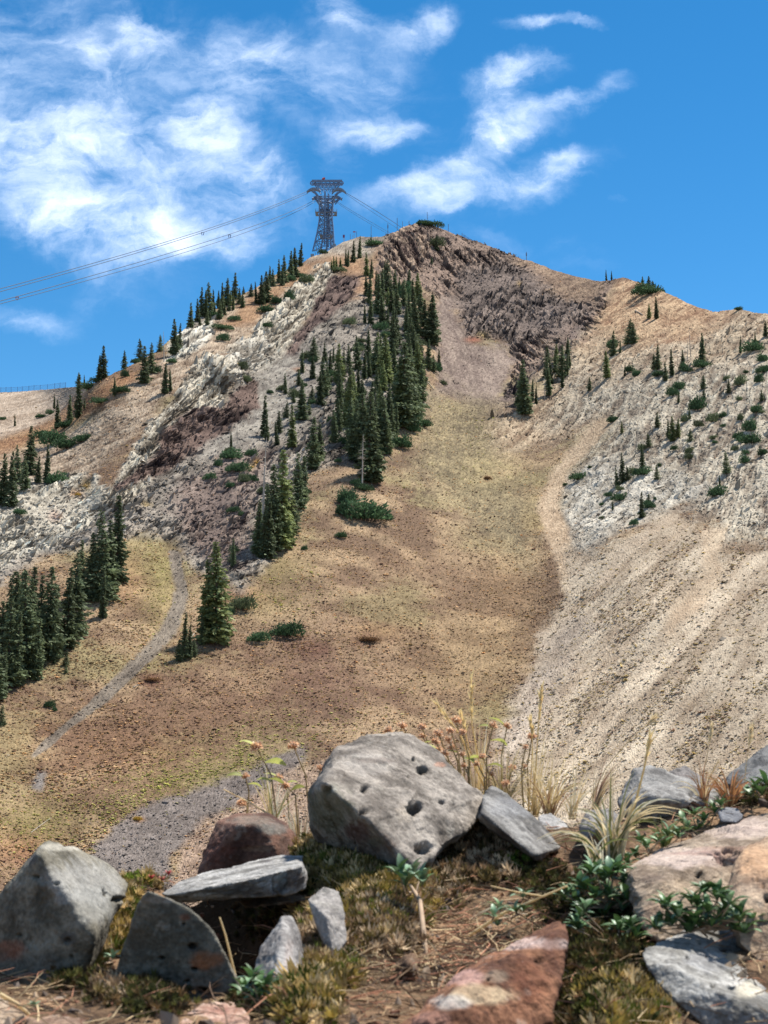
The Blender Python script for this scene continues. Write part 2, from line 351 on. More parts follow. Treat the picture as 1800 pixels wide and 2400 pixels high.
def crease(th):                             # thin beds: bright crests with narrow dark joints between them
    if th not in _cr:
        q = rotc(th, 7.0, 1.5); q = q + .35 * np.stack([WARP2, WARP1], -1); a = 1 - 2 * np.abs(vnoise(q, 43)) ** .7; q2 = rotc(th + 6, 2.6, .62); b = 1 - 2 * np.abs(vnoise(q2, 44)) ** .7
        _cr[th] = .6 * a + .5 * b
    return _cr[th]
_sw = {}
def fins(th):                               # tilted slabs: a step down at every bedding joint
    if th not in _sw:
        q = rotc(th, 1.0, 1.0); b = q[..., 1] / 3.4 + 1.1 * fbm(q / np.array([26., 9.]), 2, 47) + .5 * WARP1; f = b - np.floor(b); j = np.exp(-(np.minimum(f, 1 - f) / .09) ** 2)
        ln = q[..., 0] / 9. + 2.3 * _hash(np.floor(b).astype(np.int64), np.zeros(b.shape, np.int64), np.zeros(b.shape, np.int64), 7); g = ln - np.floor(ln); j2 = np.exp(-(np.minimum(g, 1 - g) / .05) ** 2)
        hh = _hash(np.floor(b).astype(np.int64), np.floor(ln).astype(np.int64), np.zeros(b.shape, np.int64), 9)
        _sw[th] = (f - .5 + .8 * (hh - .5), np.maximum(j, .7 * j2), hh)
    return _sw[th]
POCKET = sstep(-.30, .12, fbm(Q3 / 11., 3, 51) + .25 * WARP2)
# name, polygon, soft, warp, (dark colour), (light colour), streak angle or None, streak share, rock amplitude (m), tuft density, chip density
ZN = [
 ('far_ridge', [(-460, 860), (235, 880), (200, 960), (120, 985), (0, 1035), (-460, 1090)], 8, 6, (168, 142, 116), (205, 182, 156), 8, .5, .25, .05, .2),
 ('outer_slope', [(-460, 1080), (0, 1030), (120, 985), (225, 905), (300, 870), (330, 880), (250, 960), (100, 1040), (0, 1075), (-460, 1110)], 8, 8, (142, 96, 62), (186, 142, 98), None, 0, .1, .5, .1),
 ('ridge_talus', [(240, 960), (330, 890), (440, 780), (600, 680), (700, 640), (760, 600), (700, 700), (560, 800), (450, 880), (330, 1010), (200, 1120), (60, 1140), (-460, 1180), (-460, 1100), (0, 1075), (100, 1040)], 10, 14, (138, 112, 88), (205, 180, 150), 28, .4, .5, .25, .7),
 ('saddle', [(480, 790), (600, 690), (700, 630), (780, 590), (850, 600), (860, 650), (780, 640), (660, 700), (600, 760)], 8, 10, (148, 104, 70), (190, 150, 108), 25, .3, .15, .4, .1),
 ('summit_cap', [(720, 612), (760, 585), (800, 555), (850, 540), (900, 540), (945, 520), (900, 585), (860, 600), (780, 600)], 6, 6, (140, 124, 108), (188, 172, 150), 20, .3, .5, .1, .8),
 ('tan_gully', [(800, 640), (860, 640), (880, 590), (940, 540), (920, 600), (900, 680), (860, 760), (830, 700)], 10, 10, (150, 108, 78), (200, 158, 118), 60, .4, .4, .1, .4),
 ('grey_rock', [(480, 1000), (560, 880), (700, 760), (850, 690), (960, 720), (1000, 850), (1000, 950), (880, 1080), (720, 1110), (640, 1300), (560, 1380), (450, 1330), (420, 1270), (330, 1250), (180, 1290), (80, 1320), (0, 1370), (-460, 1400), (-460, 1180), (0, 1180), (250, 1140), (380, 1080)], 12, 16, (108, 98, 88), (178, 164, 146), 42, .55, 1.5, .05, 1.0),
 ('grey_talus', [(560, 900), (660, 820), (740, 800), (780, 900), (700, 980), (600, 1040), (480, 1060)], 25, 22, (128, 118, 108), (176, 166, 150), 38, .4, .5, .05, .8),
 ('mauve_rock', [(600, 1150), (560, 1330), (470, 1300), (420, 1230), (380, 1170), (520, 1080), (640, 1060)], 16, 20, (100, 80, 74), (160, 138, 122), 50, .5, 1.6, .05, .9),
 ('white_rock', [(395, 800), (440, 745), (505, 735), (500, 790), (440, 840), (380, 850)], 5, 8, (176, 162, 142), (232, 222, 200), 55, .6, 1.5, .02, .3),
 ('limestone_band', [(620, 800), (560, 850), (600, 760), (660, 690), (760, 610), (806, 620), (775, 680), (700, 780), (680, 825), (640, 835)], 5, 9, (158, 142, 120), (222, 208, 182), 57, .75, 3.0, 0, .4),
 ('limestone_mid', [(470, 880), (560, 790), (620, 790), (650, 830), (600, 870), (540, 890)], 10, 12, (170, 156, 136), (226, 214, 192), 48, .5, 2.0, .05, .5),
 ('limestone_tower', [(390, 950), (440, 880), (480, 825), (520, 825), (545, 890), (530, 960), (490, 990), (440, 1010), (380, 1100), (300, 1190), (230, 1180), (250, 1140), (310, 1060), (350, 990)], 5, 8, (154, 138, 116), (224, 210, 184), 60, .75, 3.0, 0, .4),
 ('lower_limestone', [(-460, 1190), (0, 1150), (60, 1130), (150, 1130), (230, 1120), (260, 1170), (200, 1230), (120, 1290), (0, 1335), (-460, 1360)], 8, 14, (146, 132, 112), (218, 206, 182), 40, .5, 2.0, .02, .6),
 ('maroon_band', [(775, 640), (845, 640), (835, 690), (745, 760), (690, 830), (672, 830), (700, 780), (740, 700)], 5, 8, (84, 62, 58), (138, 112, 100), 55, .7, 1.6, 0, .5),
 ('maroon_ledge', [(380, 1010), (440, 965), (520, 955), (545, 920), (600, 890), (610, 960), (540, 1000), (480, 1040), (440, 1065), (370, 1115), (270, 1160), (260, 1135), (370, 1060)], 5, 10, (80, 60, 54), (140, 114, 100), 50, .6, 2.2, 0, .4),
 ('summit_rock', [(930, 500), (1020, 500), (1100, 540), (1230, 590), (1350, 630), (1440, 640), (1420, 740), (1400, 800), (1330, 820), (1300, 860), (1240, 880), (1200, 905), (1190, 990), (1150, 1035), (1135, 1000), (1190, 910), (1205, 850), (1190, 800), (1100, 790), (1060, 700), (1010, 700), (960, 660), (895, 670), (880, 620)], 7, 12, (96, 76, 68), (170, 142, 120), 118, .5, 2.9, .04, .8),
 ('summit_columns', [(930, 520), (980, 520), (1010, 560), (990, 640), (900, 650), (890, 610)], 8, 10, (98, 72, 64), (186, 156, 128), 112, .8, 2.6, 0, .4),
 ('dark_cliff', [(1090, 640), (1200, 600), (1330, 660), (1390, 740), (1300, 780), (1200, 800), (1110, 790), (1080, 720)], 14, 18, (78, 64, 60), (150, 130, 116), 62, .6, 3.2, .02, .8),
 ('dark_rib', [(1390, 750), (1330, 830), (1240, 900), (1200, 1000), (1150, 1035), (1130, 1010), (1190, 910), (1290, 830), (1350, 770)], 6, 14, (58, 46, 50), (120, 100, 94), 70, .6, 2.6, .02, .6),
 ('east_ridge', [(1180, 600), (1233, 605), (1353, 640), (1430, 650), (1400, 720), (1330, 700), (1260, 655)], 10, 14, (118, 92, 74), (172, 142, 112), 20, .3, .6, .3, .4),
 ('chute', [(1010, 700), (1060, 700), (1090, 790), (1190, 810), (1205, 850), (1180, 930), (1130, 960), (1010, 930), (1025, 850), (1025, 760)], 10, 14, (124, 102, 92), (170, 148, 130), 95, .35, .12, .02, 1.0),
 ('high_meadow', [(1010, 930), (1130, 950), (1180, 1000), (1200, 1090), (1260, 1100), (1240, 1350), (1100, 1250), (960, 1100), (960, 1010)], 40, 30, (124, 108, 82), (172, 152, 110), 80, .2, .06, .8, .3),
 ('orange_shoulder', [(1400, 740), (1450, 660), (1540, 670), (1680, 715), (1800, 720), (2270, 740), (2270, 800), (1700, 800), (1600, 840), (1480, 900), (1420, 860), (1330, 880), (1380, 800)], 10, 14, (156, 112, 78), (222, 184, 138), 35, .35, .45, .12, .7),
 ('ochre_slope', [(1300, 830), (1400, 790), (1600, 800), (1760, 740), (2270, 760), (2270, 1000), (1600, 920), (1350, 1020), (1180, 1060), (1170, 1010), (1240, 930)], 30, 26, (152, 124, 96), (216, 190, 154), 48, .6, .9, .08, .8),
 ('white_shoulder', [(1340, 900), (1440, 900), (1560, 860), (1700, 840), (2270, 860), (2270, 1300), (1800, 1290), (1700, 1290), (1580, 1190), (1400, 1310), (1340, 1290), (1300, 1150), (1345, 1050), (1420, 980), (1300, 980)], 34, 34, (152, 132, 110), (218, 202, 174), 52, .6, .8, .05, .9),
 ('white_core', [(1330, 1110), (1370, 1090), (1480, 1100), (1600, 1100), (1640, 1150), (1560, 1200), (1440, 1260), (1380, 1310), (1320, 1200)], 26, 30, (164, 150, 130), (222, 210, 188), 40, .5, .9, .02, .8),
 ('sand_path', [(1400, 975), (1440, 985), (1335, 1110), (1310, 1180), (1335, 1260), (1350, 1400), (1325, 1400), (1290, 1280), (1262, 1200), (1280, 1120), (1340, 1040)], 6, 10, (196, 162, 124), (226, 196, 158), 65, .3, .02, .02, .25),
 ('scree', [(1330, 1290), (1400, 1310), (1580, 1190), (1700, 1290), (2270, 1290), (2270, 2120), (1130, 2120), (1200, 1750), (1255, 1500), (1320, 1400)], 10, 14, (178, 152, 122), (226, 204, 172), 40, .55, .10, .30, .55),
 ('sand_gully', [(1640, 1240), (1710, 1230), (1690, 1310), (1700, 1340), (1640, 1420), (1560, 1500), (1570, 1440), (1640, 1340)], 8, 12, (204, 172, 136), (228, 202, 166), 45, .3, .02, .02, .3),
 ('sand_chute', [(1430, 1300), (1580, 1200), (1600, 1215), (1480, 1300), (1400, 1380), (1380, 1400)], 6, 10, (200, 172, 140), (226, 202, 170), 45, .3, .02, .03, .3),
 ('pale_scree', [(1280, 1480), (1360, 1430), (1390, 1470), (1300, 1620), (1200, 1800), (1130, 1860), (1180, 1690)], 24, 30, (172, 150, 128), (212, 192, 168), 55, .4, .06, .12, 1.0),
 ('grey_scree', [(100, 2120), (220, 1985), (350, 1885), (560, 1810), (740, 1740), (660, 1830), (480, 1925), (400, 2020), (420, 2120)], 8, 14, (102, 90, 82), (152, 138, 128), None, 0, .06, .03, 1.0),
 ('mixed_scree', [(480, 1925), (660, 1830), (900, 1740), (1150, 1780), (1150, 2120), (400, 2120), (410, 2020)], 10, 16, (136, 106, 86), (196, 166, 138), None, 0, .06, .35, 1.0),
 ('stream_bed', [(395, 1290), (420, 1290), (445, 1420), (405, 1500), (330, 1570), (240, 1650), (170, 1700), (110, 1760), (60, 1790), (95, 1740), (190, 1660), (280, 1570), (360, 1480), (405, 1420)], 1.5, 3, (120, 106, 92), (164, 148, 128), 48, .3, .08, .02, 1.0),
 ('stream_end', [(90, 1810), (110, 1810), (100, 1860), (70, 1850)], 5, 6, (124, 114, 106), (160, 148, 138), None, 0, .05, .1, .6)]
mA = np.stack([A(132, 104, 80), A(180, 150, 112), A(158, 144, 96)], 0)          # meadow: red brown, straw, olive
wB = sstep(-.25, .35, N_mid + .4 * N_big)[..., None]; wC = (sstep(.05, .5, fbm(Q3 / 18.0, 3, 31) + .3 * N_fine) * .75)[..., None]
COL = mA[0] * (1 - wB) + mA[1] * wB; COL = COL * (1 - wC) + mA[2] * wC
# broad shades of the meadow: red brown low in the bowl, greener to the left edge and near the top
def blob(u0, v0, ru, rv): return np.exp(-((UU - u0) / ru) ** 2 - ((VV - v0) / rv) ** 2)
for (u0, v0, ru, rv, col, s) in [(780, 1560, 330, 130, A(126, 90, 72), .55), (250, 1760, 260, 110, A(152, 108, 74), .5), (500, 1680, 200, 120, A(150, 112, 80), .4), (80, 1930, 120, 60, A(158, 140, 84), .6),
                                 (560, 1830, 200, 50, A(140, 124, 78), .5), (1120, 1560, 160, 130, A(160, 132, 84), .5), (1200, 1330, 70, 120, A(186, 148, 100), .5), (380, 1360, 50, 110, A(158, 142, 84), .6), (950, 1330, 230, 100, A(156, 124, 92), .4),
                                 (880, 1485, 60, 22, A(196, 156, 100), .5), (860, 1500, 40, 22, A(104, 62, 50), .6), (750, 1525, 40, 14, A(112, 70, 56), .5), (355, 1590, 30, 16, A(120, 66, 52), .7), (560, 1400, 50, 20, A(160, 104, 72), .6),
                                 (1230, 1200, 60, 50, A(196, 160, 92), .5), (640, 1330, 90, 40, A(164, 148, 88), .4), (620, 1420, 90, 40, A(168, 150, 88), .3), (300, 1350, 40, 60, A(182, 132, 82), .4), (40, 1990, 90, 40, A(170, 118, 80), .6), (1050, 1630, 60, 16, A(110, 76, 60), .5), (380, 1760, 40, 12, A(196, 160, 104), .4)]:
    w = (blob(u0, v0, ru, rv) * s * (1 + .5 * WARP1))[..., None]; COL = COL * (1 - np.clip(w, 0, 1)) + col * np.clip(w, 0, 1)
ROCK = np.zeros(FX.shape); STR = np.zeros(FX.shape); TUFT = np.full(FX.shape, 1.0); CHIP = np.full(FX.shape, .12); BLK = np.zeros(FX.shape); ANG = np.zeros(FX.shape)
wor = {}
for k, (nm, poly, soft, warp, c0, c1, th, share, amp, tuft, chip) in enumerate(ZN):
    w = zone_w(poly, UU, VV, soft * 1.5, warp * 1.5, k)
    if nm == 'stream_bed': w = w * sstep(26, 12, seg_dist(UU, VV, [(408, 1290), (430, 1380), (400, 1470), (340, 1540), (275, 1600), (180, 1685), (90, 1765)]) + 5 * WARP2)
    n = .55 * N_mid + .35 * N_fine + .3 * N_px
    if th is not None:
        s1 = (streak(th, 24.0, 1.5, 41) if th in (48, 52, 35) else streak(th, 9.0, 1.3, 41)) + .5 * streak(th, 3.0, .45, 42)
        if amp > .4: s1 = .5 * s1 + 1.1 * crease(th)
        n = (n * (1 - share) + share * s1 * 1.5) * (1.5 if amp >= 1.5 else 1.15)
        if amp > .4:
            key = th
            if key not in wor: wor[key] = worley(rotc(th, 5.5, 1.9), 61) + worley(rotc(th, 2.0, .8), 62)
            val, edge, gx, gy, v2, e2, gx2, gy2 = wor[key]
            blk = (val - .5) * 1.0 + gx * .9 * (val - .3) + gy * .7 + .38 * ((v2 - .5) + gx2 * .8 + gy2 * .9) - .3 * np.exp(-(edge / .06) ** 2) + .6 * streak(th, 9.0, 1.3, 41) + .9 * crease(th) + .45 * N_mid + .3 * N_fine
            if amp >= 1.5:
                fs, fj, fh = fins(th); blk = blk * (.75 if amp < 2.9 else .55) + 1.1 * fs - .5 * fj; n = n + .9 * (fh - .5) - 1.1 * fj
            n = n * .9 + (val - .5) * .45 + (v2 - .5) * .5 - .35 * np.exp(-(edge / .08) ** 2)
        else: blk = 0.6 * s1 + .4 * N_mid
    else: blk = N_mid * .6 + N_fine * .4
    t = sstep(-.8, .8, n)[..., None]; dk = np.array(A(*c0)); zc = (dk * (.62 if amp >= 1.5 else .88)) * (1 - t) + A(*c1) * t
    if nm in ('summit_rock', 'dark_cliff', 'dark_rib', 'grey_rock', 'mauve_rock', 'lower_limestone', 'maroon_ledge'):
        pk = POCKET[..., None]; tl = np.clip(.55 + .22 * N_mid + .2 * N_fine + .12 * N_px, 0, 1)[..., None]; zc = zc * pk + (A(*c0) * 1.05 * (1 - tl) + A(*c1) * 1.02 * tl) * (1 - pk); blk = blk * (.15 + .85 * POCKET) + .5 * POCKET
    patch = (.5 * sstep(-.2, .6, N_big + .5 * N_mid))[..., None]; zc = zc * (1 - .22 * patch)
    W = w[..., None]; COL = COL * (1 - W) + zc * W
    BLK = BLK * (1 - w) + (blk * amp) * w; ANG = np.where(w > .5, th if th is not None else 45, ANG); ROCK = ROCK * (1 - w) + amp * w; TUFT = TUFT * (1 - w) + tuft * w; CHIP = CHIP * (1 - w) + chip * w
    if nm == 'scree': W_SCREE = w; CHIP = CHIP * (1 - .5 * w)
# rust and ochre smudges on the crags
for (u0, v0, ru, rv, col, s) in [(1110, 797, 16, 6, A(186, 104, 76), .8), (1130, 785, 14, 6, A(176, 148, 84), .6), (203, 1140, 10, 10, A(196, 150, 60), .8), (180, 1160, 16, 8, A(190, 132, 70), .7), (700, 868, 14, 6, A(170, 116, 76), .7), (600, 1082, 8, 8, A(200, 150, 60), .8), (590, 1094, 10, 8, A(176, 148, 70), .6),
                                 (128, 1205, 14, 14, A(190, 148, 126), .5), (345, 1180, 16, 6, A(180, 152, 90), .5), (1217, 664, 6, 6, A(186, 150, 84), .6), (1142, 1122, 10, 6, A(176, 108, 70), .7), (1030, 560, 40, 20, A(110, 92, 88), .3), (325, 1920, 12, 6, A(196, 140, 84), .8), (1160, 1110, 90, 40, A(178, 158, 104), .4)]:
    w = np.clip(blob(u0, v0, ru, rv) * s * (1 + .8 * WARP2), 0, 1)[..., None]; COL = COL * (1 - w) + col * w
dull = (.86 + .08 * W_SCREE)[..., None]                # all a little darker than first judged, with stronger contrast between stones
LOC = (.18 + .08 * TUFT) * N_px + (.18 + .14 * TUFT) * N_fine + .12 * N_mid; LOC = LOC * (1 - .65 * W_SCREE)
LOC = LOC + W_SCREE * .26 * fbm(rotc(41, 38, 2.0), 3, 97)
COL = COL * (dull * (1 + .05 * np.minimum(ROCK, 1.5)[..., None])) * np.exp(LOC * (1 + .15 * np.minimum(ROCK, 2)))[..., None]
COL = np.clip(COL, .01, .75)
# ---- relief
du = np.gradient(P, axis=1); dv = np.gradient(P, axis=0); NB = np.cross(du, dv); NB /= np.linalg.norm(NB, axis=-1, keepdims=True) + 1e-9
if NB[NV // 2, nu // 2, 2] < 0: NB = -NB
edge_f = .30 + .70 * sstep(0, 40, VV - skv[None])
relief = .36 * BLK * edge_f + (.16 * N_fine + .35 * N_mid) * (.35 + .2 * np.minimum(ROCK, 2)) * edge_f + .05 * N_px * (1 - .5 * np.minimum(ROCK, 1)) + .8 * fbm(Q3 / 22., 2, 71) * edge_f
P2 = P + NB * relief[..., None]
# ---- rows behind the crest and in front of the foot
back = []
for k, (dy, dz) in enumerate([(4, -1.5), (12, -7), (30, -20), (70, -45), (150, -90), (320, -150)]):
    b = P2[-1].copy(); b[:, 1] += dy; b[:, 0] *= (1 + dy / 500); b[:, 2] += dz; back.append(b)
front = []
base = P2[0]
for (f, z) in [(.006, -3.4), (.012, -4.2), (.03, -8), (.08, -17), (.2, -30), (.45, -40), (.75, -38), (.92, -30)]:
    b = base.copy(); b[:, :2] *= f; b[:, 2] = z; front.append(b)
G = np.concatenate([np.array(front), P2, np.array(back)], 0)
nr = G.shape[0]; CG = np.concatenate([np.repeat(COL[:1], len(front), 0), COL, np.repeat(COL[-1:], len(back), 0)], 0)
idx = np.arange(nr * nu).reshape(nr, nu)
F = np.stack([idx[:-1, :-1], idx[:-1, 1:], idx[1:, 1:], idx[1:, :-1]], -1).reshape(-1, 4)
mat_ter = material('mountain_ground', attr='tint', nscale=1.7, namp=.16, bump=(2.2, .12), rough=.95, spec=.1)
link('mountain', mesh_np('mountain', G.reshape(-1, 3), F, [mat_ter], False, CG.reshape(-1, 3)))['kind'] = 'structure'
# the wide ground all round, down in the valley
xs = np.concatenate([-np.geomspace(9000, 60, 22), np.linspace(-40, 40, 5), np.geomspace(60, 9000, 22)]); gx_, gy_ = np.meshgrid(xs, xs)
rr = np.hypot(gx_, gy_); gz = -48 - 25 * sstep(100, 1500, rr) + 40 * fbm(np.stack([gx_ / 900, gy_ / 900], -1), 3, 81) * sstep(900, 3000, rr)
idn = np.arange(gx_.size).reshape(gx_.shape); Fg = np.stack([idn[:-1, :-1], idn[:-1, 1:], idn[1:, 1:], idn[1:, :-1]], -1).reshape(-1, 4)
link('valley_ground', mesh_np('valley_ground', np.stack([gx_, gy_, gz], -1).reshape(-1, 3), Fg, [material('valley', color=A(150, 126, 96), nscale=.02, namp=.3, coord='Object')], True))['kind'] = 'structure'

def on_hill(u, v):
    """world point of the built mountain surface on the photograph's pixel (u, v)"""
    c = np.clip((np.interp(u, U, np.arange(nu))), 0, nu - 1.001); i = int(round(c)); col = proj(P2[:, i])[1]
    j = int(np.argmin(np.abs(col - v))); return P2[j, i].copy()
# ================================================================ TREES, SHRUBS AND LOOSE STONE ON THE MOUNTAIN
mat_needle = material('needles', attr='tint', nscale=3.0, namp=.2, rough=.75, spec=.2, vary=.3, trans=.3)
mat_needle_light = material('needles_light', attr='tint', nscale=3.0, namp=.2, rough=.75, spec=.2, vary=.25, trans=.3)
mat_bark = material('bark', color=A(96, 82, 72), nscale=6, namp=.3)
mat_dead = material('dead_wood', color=A(190, 178, 162), nscale=5, namp=.25, vary=.2)
def tube_np(pts, rad, n=5):
    pts = np.asarray(pts, float); V = []; Fq = []
    for i, p in enumerate(pts):
        t = pts[min(i + 1, len(pts) - 1)] - pts[max(i - 1, 0)]; t /= np.linalg.norm(t) + 1e-12
        a = np.cross(t, [0, 0, 1.0] if abs(t[2]) < .9 else [1.0, 0, 0]); a /= np.linalg.norm(a); b = np.cross(t, a)
        for k in range(n):
            w = 2 * math.pi * k / n; V.append(p + rad[i] * (math.cos(w) * a + math.sin(w) * b))
    for i in range(len(pts) - 1):
        for k in range(n): Fq.append((i * n + k, i * n + (k + 1) % n, (i + 1) * n + (k + 1) % n, (i + 1) * n + k))
    return np.array(V), np.array(Fq)
def join_np(parts):
    V = []; F_ = []; o = 0
    for v, f in parts: V.append(v); F_.append(np.asarray(f) + o); o += len(v)
    return np.concatenate(V), np.concatenate(F_)
def conifer_meshes(k, width, gap, lean, light, h0=.03):
    """unit-height spruce: drooping boughs in whorls, each bough a fan of sprays"""
    r = np.random.default_rng(100 + k)
    tv, tf = tube_np([(0, 0, -.06), (0, 0, .3), (lean * .5, 0, .7), (lean, 0, .985)], [.017, .013, .008, .001], 6)
    trunk = mesh_np('spruce_trunk', tv, tf, [mat_bark], True)
    V = []; T = []; Cc = []
    z = h0
    while z < .985:
        taper = (1 - z) ** .80
        rr = width * taper * (.62 + .38 * min(1, z / .15)) * r.uniform(.6, 1.25) * (1 + .18 * math.sin(z * 23 + k))
        nb = max(4, int(9 * taper + 4)); cx = lean * z * z
        if r.random() < gap: nb = max(2, nb // 2)
        for b in range(nb):
            th = r.uniform(0, 2 * math.pi); L_ = rr * r.uniform(.55, 1.15); d = np.array([math.cos(th), math.sin(th), 0]); sdv = np.array([-d[1], d[0], 0])
            droop = r.uniform(.15, .55) * (1 - z * .6)
            nsp = 8 if L_ > .06 else 5
            for q in range(nsp):
                f = (q + r.uniform(.2, 1)) / nsp; c = np.array([cx, 0, z]) + d * L_ * f + np.array([0, 0, -droop * L_ * f + .25 * L_ * f * f])
                s = (.014 + .017 * (1 - z)) * r.uniform(.7, 1.3); side = r.uniform(-1, 1) * .35 * L_ * (1 - .5 * f)
                c = c + sdv * side
                dirv = d * r.uniform(.5, 1) + sdv * r.uniform(-.8, .8) + np.array([0, 0, r.uniform(-.7, .15)]); dirv /= np.linalg.norm(dirv)
                nrm = np.cross(dirv, r.normal(size=3)); nrm /= np.linalg.norm(nrm) + 1e-9
                o = len(V); V += [c - nrm * s * .55, c + nrm * s * .55, c + dirv * s * 1.8 + nrm * s * .12, c + dirv * s * 1.5 - nrm * s * .3]
                T.append((o, o + 1, o + 2, o + 3)); g = r.uniform(.7, 1.25) * (1.12 if light else 1)
                cc = (np.array([.120, .150, .078]) if not light else np.array([.165, .195, .080])) * g * (1.0 if r.random() < .8 else 1.5); Cc += [cc] * 4
        z += .018 * (1 + .5 * (1 - z)) * r.uniform(.7, 1.3)
    # a dense dark core so that little sky shows close to the stem
    crown = mesh_np('spruce_crown', V, T, [mat_needle_light if light else mat_needle], False, np.array(Cc))
    return trunk, crown
SPR = {'n': [conifer_meshes(k, w, g, l, False) for k, (w, g, l) in enumerate([(.15, .15, .0), (.17, .1, .02), (.13, .3, -.02), (.19, .2, .01), (.14, .4, .03), (.16, .35, -.01), (.12, .2, .01), (.18, .45, .0)])],
       't': [conifer_meshes(10 + k, w, g, l, False) for k, (w, g, l) in enumerate([(.10, .35, .0), (.085, .45, .02), (.11, .3, -.03)])],
       'w': [conifer_meshes(20 + k, w, g, l, False) for k, (w, g, l) in enumerate([(.26, .1, .0), (.32, .15, .03)])],
       'l': [conifer_meshes(30 + k, w, g, l, True) for k, (w, g, l) in enumerate([(.17, .12, .0), (.15, .2, -.01), (.20, .12, .01)])]}
def snag_mesh(k, nbr):
    r = np.random.default_rng(200 + k); parts = [tube_np([(0, 0, -.05), (.004, 0, .35), (0, .003, .7), (.006, 0, 1)], [.017, .012, .007, .0025], 6)]; br = []
    for i in range(nbr):
        z = r.uniform(.28, .96); th = r.uniform(0, 6.28); L_ = .16 * (1.05 - z) * r.uniform(.5, 1.2) + .02; d = np.array([math.cos(th), math.sin(th), 0])
        br.append(tube_np([(0, 0, z), tuple(d * L_ * .5 + [0, 0, z - .1 * L_]), tuple(d * L_ + [0, 0, z - .25 * L_ * r.uniform(-.5, 1.5)])], [.0045, .003, .0015], 4))
    v, f = join_np(parts); tr = mesh_np('snag_trunk', v, f, [mat_dead], True); v, f = join_np(br); return tr, mesh_np('snag_branches', v, f, [mat_dead], False)
SNAG = [snag_mesh(0, 46), snag_mesh(1, 14), snag_mesh(2, 26)]
def bush_mesh(k, light=0, n=1100, spiky=.5):
    """unit-size low shrub: leaf sprays filling uneven mounds"""
    r = np.random.default_rng(300 + k); V = []; T = []; Cc = []
    mounds = [(r.uniform(-.28, .28), r.uniform(-.15, .15), r.uniform(.5, 1)) for _ in range(6)]
    for i in range(n):
        mx, my, mh = mounds[r.integers(6)]; a, e = r.uniform(0, 6.28), math.acos(r.uniform(0, 1)); rad = r.uniform(.35, 1) ** .5
        c = np.array([mx + .30 * rad * math.sin(e) * math.cos(a), my + .30 * rad * math.sin(e) * math.sin(a), mh * .5 * rad * math.cos(e) * r.uniform(.8, 1.15)])
        s = r.uniform(.03, .06); dv_ = np.array([math.cos(a) * .5, math.sin(a) * .5, r.uniform(.1, 1.1)]); dv_ /= np.linalg.norm(dv_); nn = np.cross(dv_, r.normal(size=3)); nn /= np.linalg.norm(nn)
        o = len(V); V += [c - nn * s * .5, c + nn * s * .5, c + dv_ * s * 1.6 + nn * s * .15, c + dv_ * s * 1.6 - nn * s * .15]; T.append((o, o + 1, o + 2, o + 3))
        base = [np.array([.065, .115, .055]), np.array([.12, .145, .075]), np.array([.42, .28, .06]), np.array([.20, .115, .06])][light]; Cc += [base * r.uniform(.65, 1.35)] * 4
    return mesh_np('shrub_leaves', V, T, [mat_needle], False, np.array(Cc))
def bush_stem():
    v, f = join_np([tube_np([(0, 0, -.15), (x * .5, y, .12), (x, y * 1.5, .34)], [.02, .014, .006], 4) for x, y in ((-.2, .05), (.2, -.05), (0, .1), (.1, .12))]); return mesh_np('shrub_stems', v, f, [mat_bark], False)
BUSH = [[bush_mesh(k, l) for k in range(3)] for l in range(4)]; BSTEM = bush_stem()
SCALE_M = lambda P_: np.linalg.norm(P_) / FPX          # metres per photograph pixel at that point
ORD = ['first', 'second', 'third', 'fourth', 'fifth', 'sixth', 'seventh', 'eighth', 'ninth', 'tenth', 'eleventh', 'twelfth', 'thirteenth', 'fourteenth', 'fifteenth', 'sixteenth', 'seventeenth', 'eighteenth', 'nineteenth', 'twentieth']
def order_labels(items, noun, place):
    """items: (u, height, word); each label tells how it looks and where in its row it stands"""
    order = sorted(range(len(items)), key=lambda i: items[i][0]); hs = sorted(i[1] for i in items); out = {}; n = len(items)
    for k, i in enumerate(order):
        h = items[i][1]; size = 'tall' if h > hs[int(n * .66)] or (n > 1 and h == hs[-1]) else ('small' if h <= hs[int(n * .3)] and n > 2 else 'middling')
        pos = '' if n == 1 else (f'{ORD[k]} from left ' if k < n - 1 or n > 12 else 'rightmost ')
        out[i] = f'{size} {items[i][2]} {noun}, {pos}{place}'
    return out
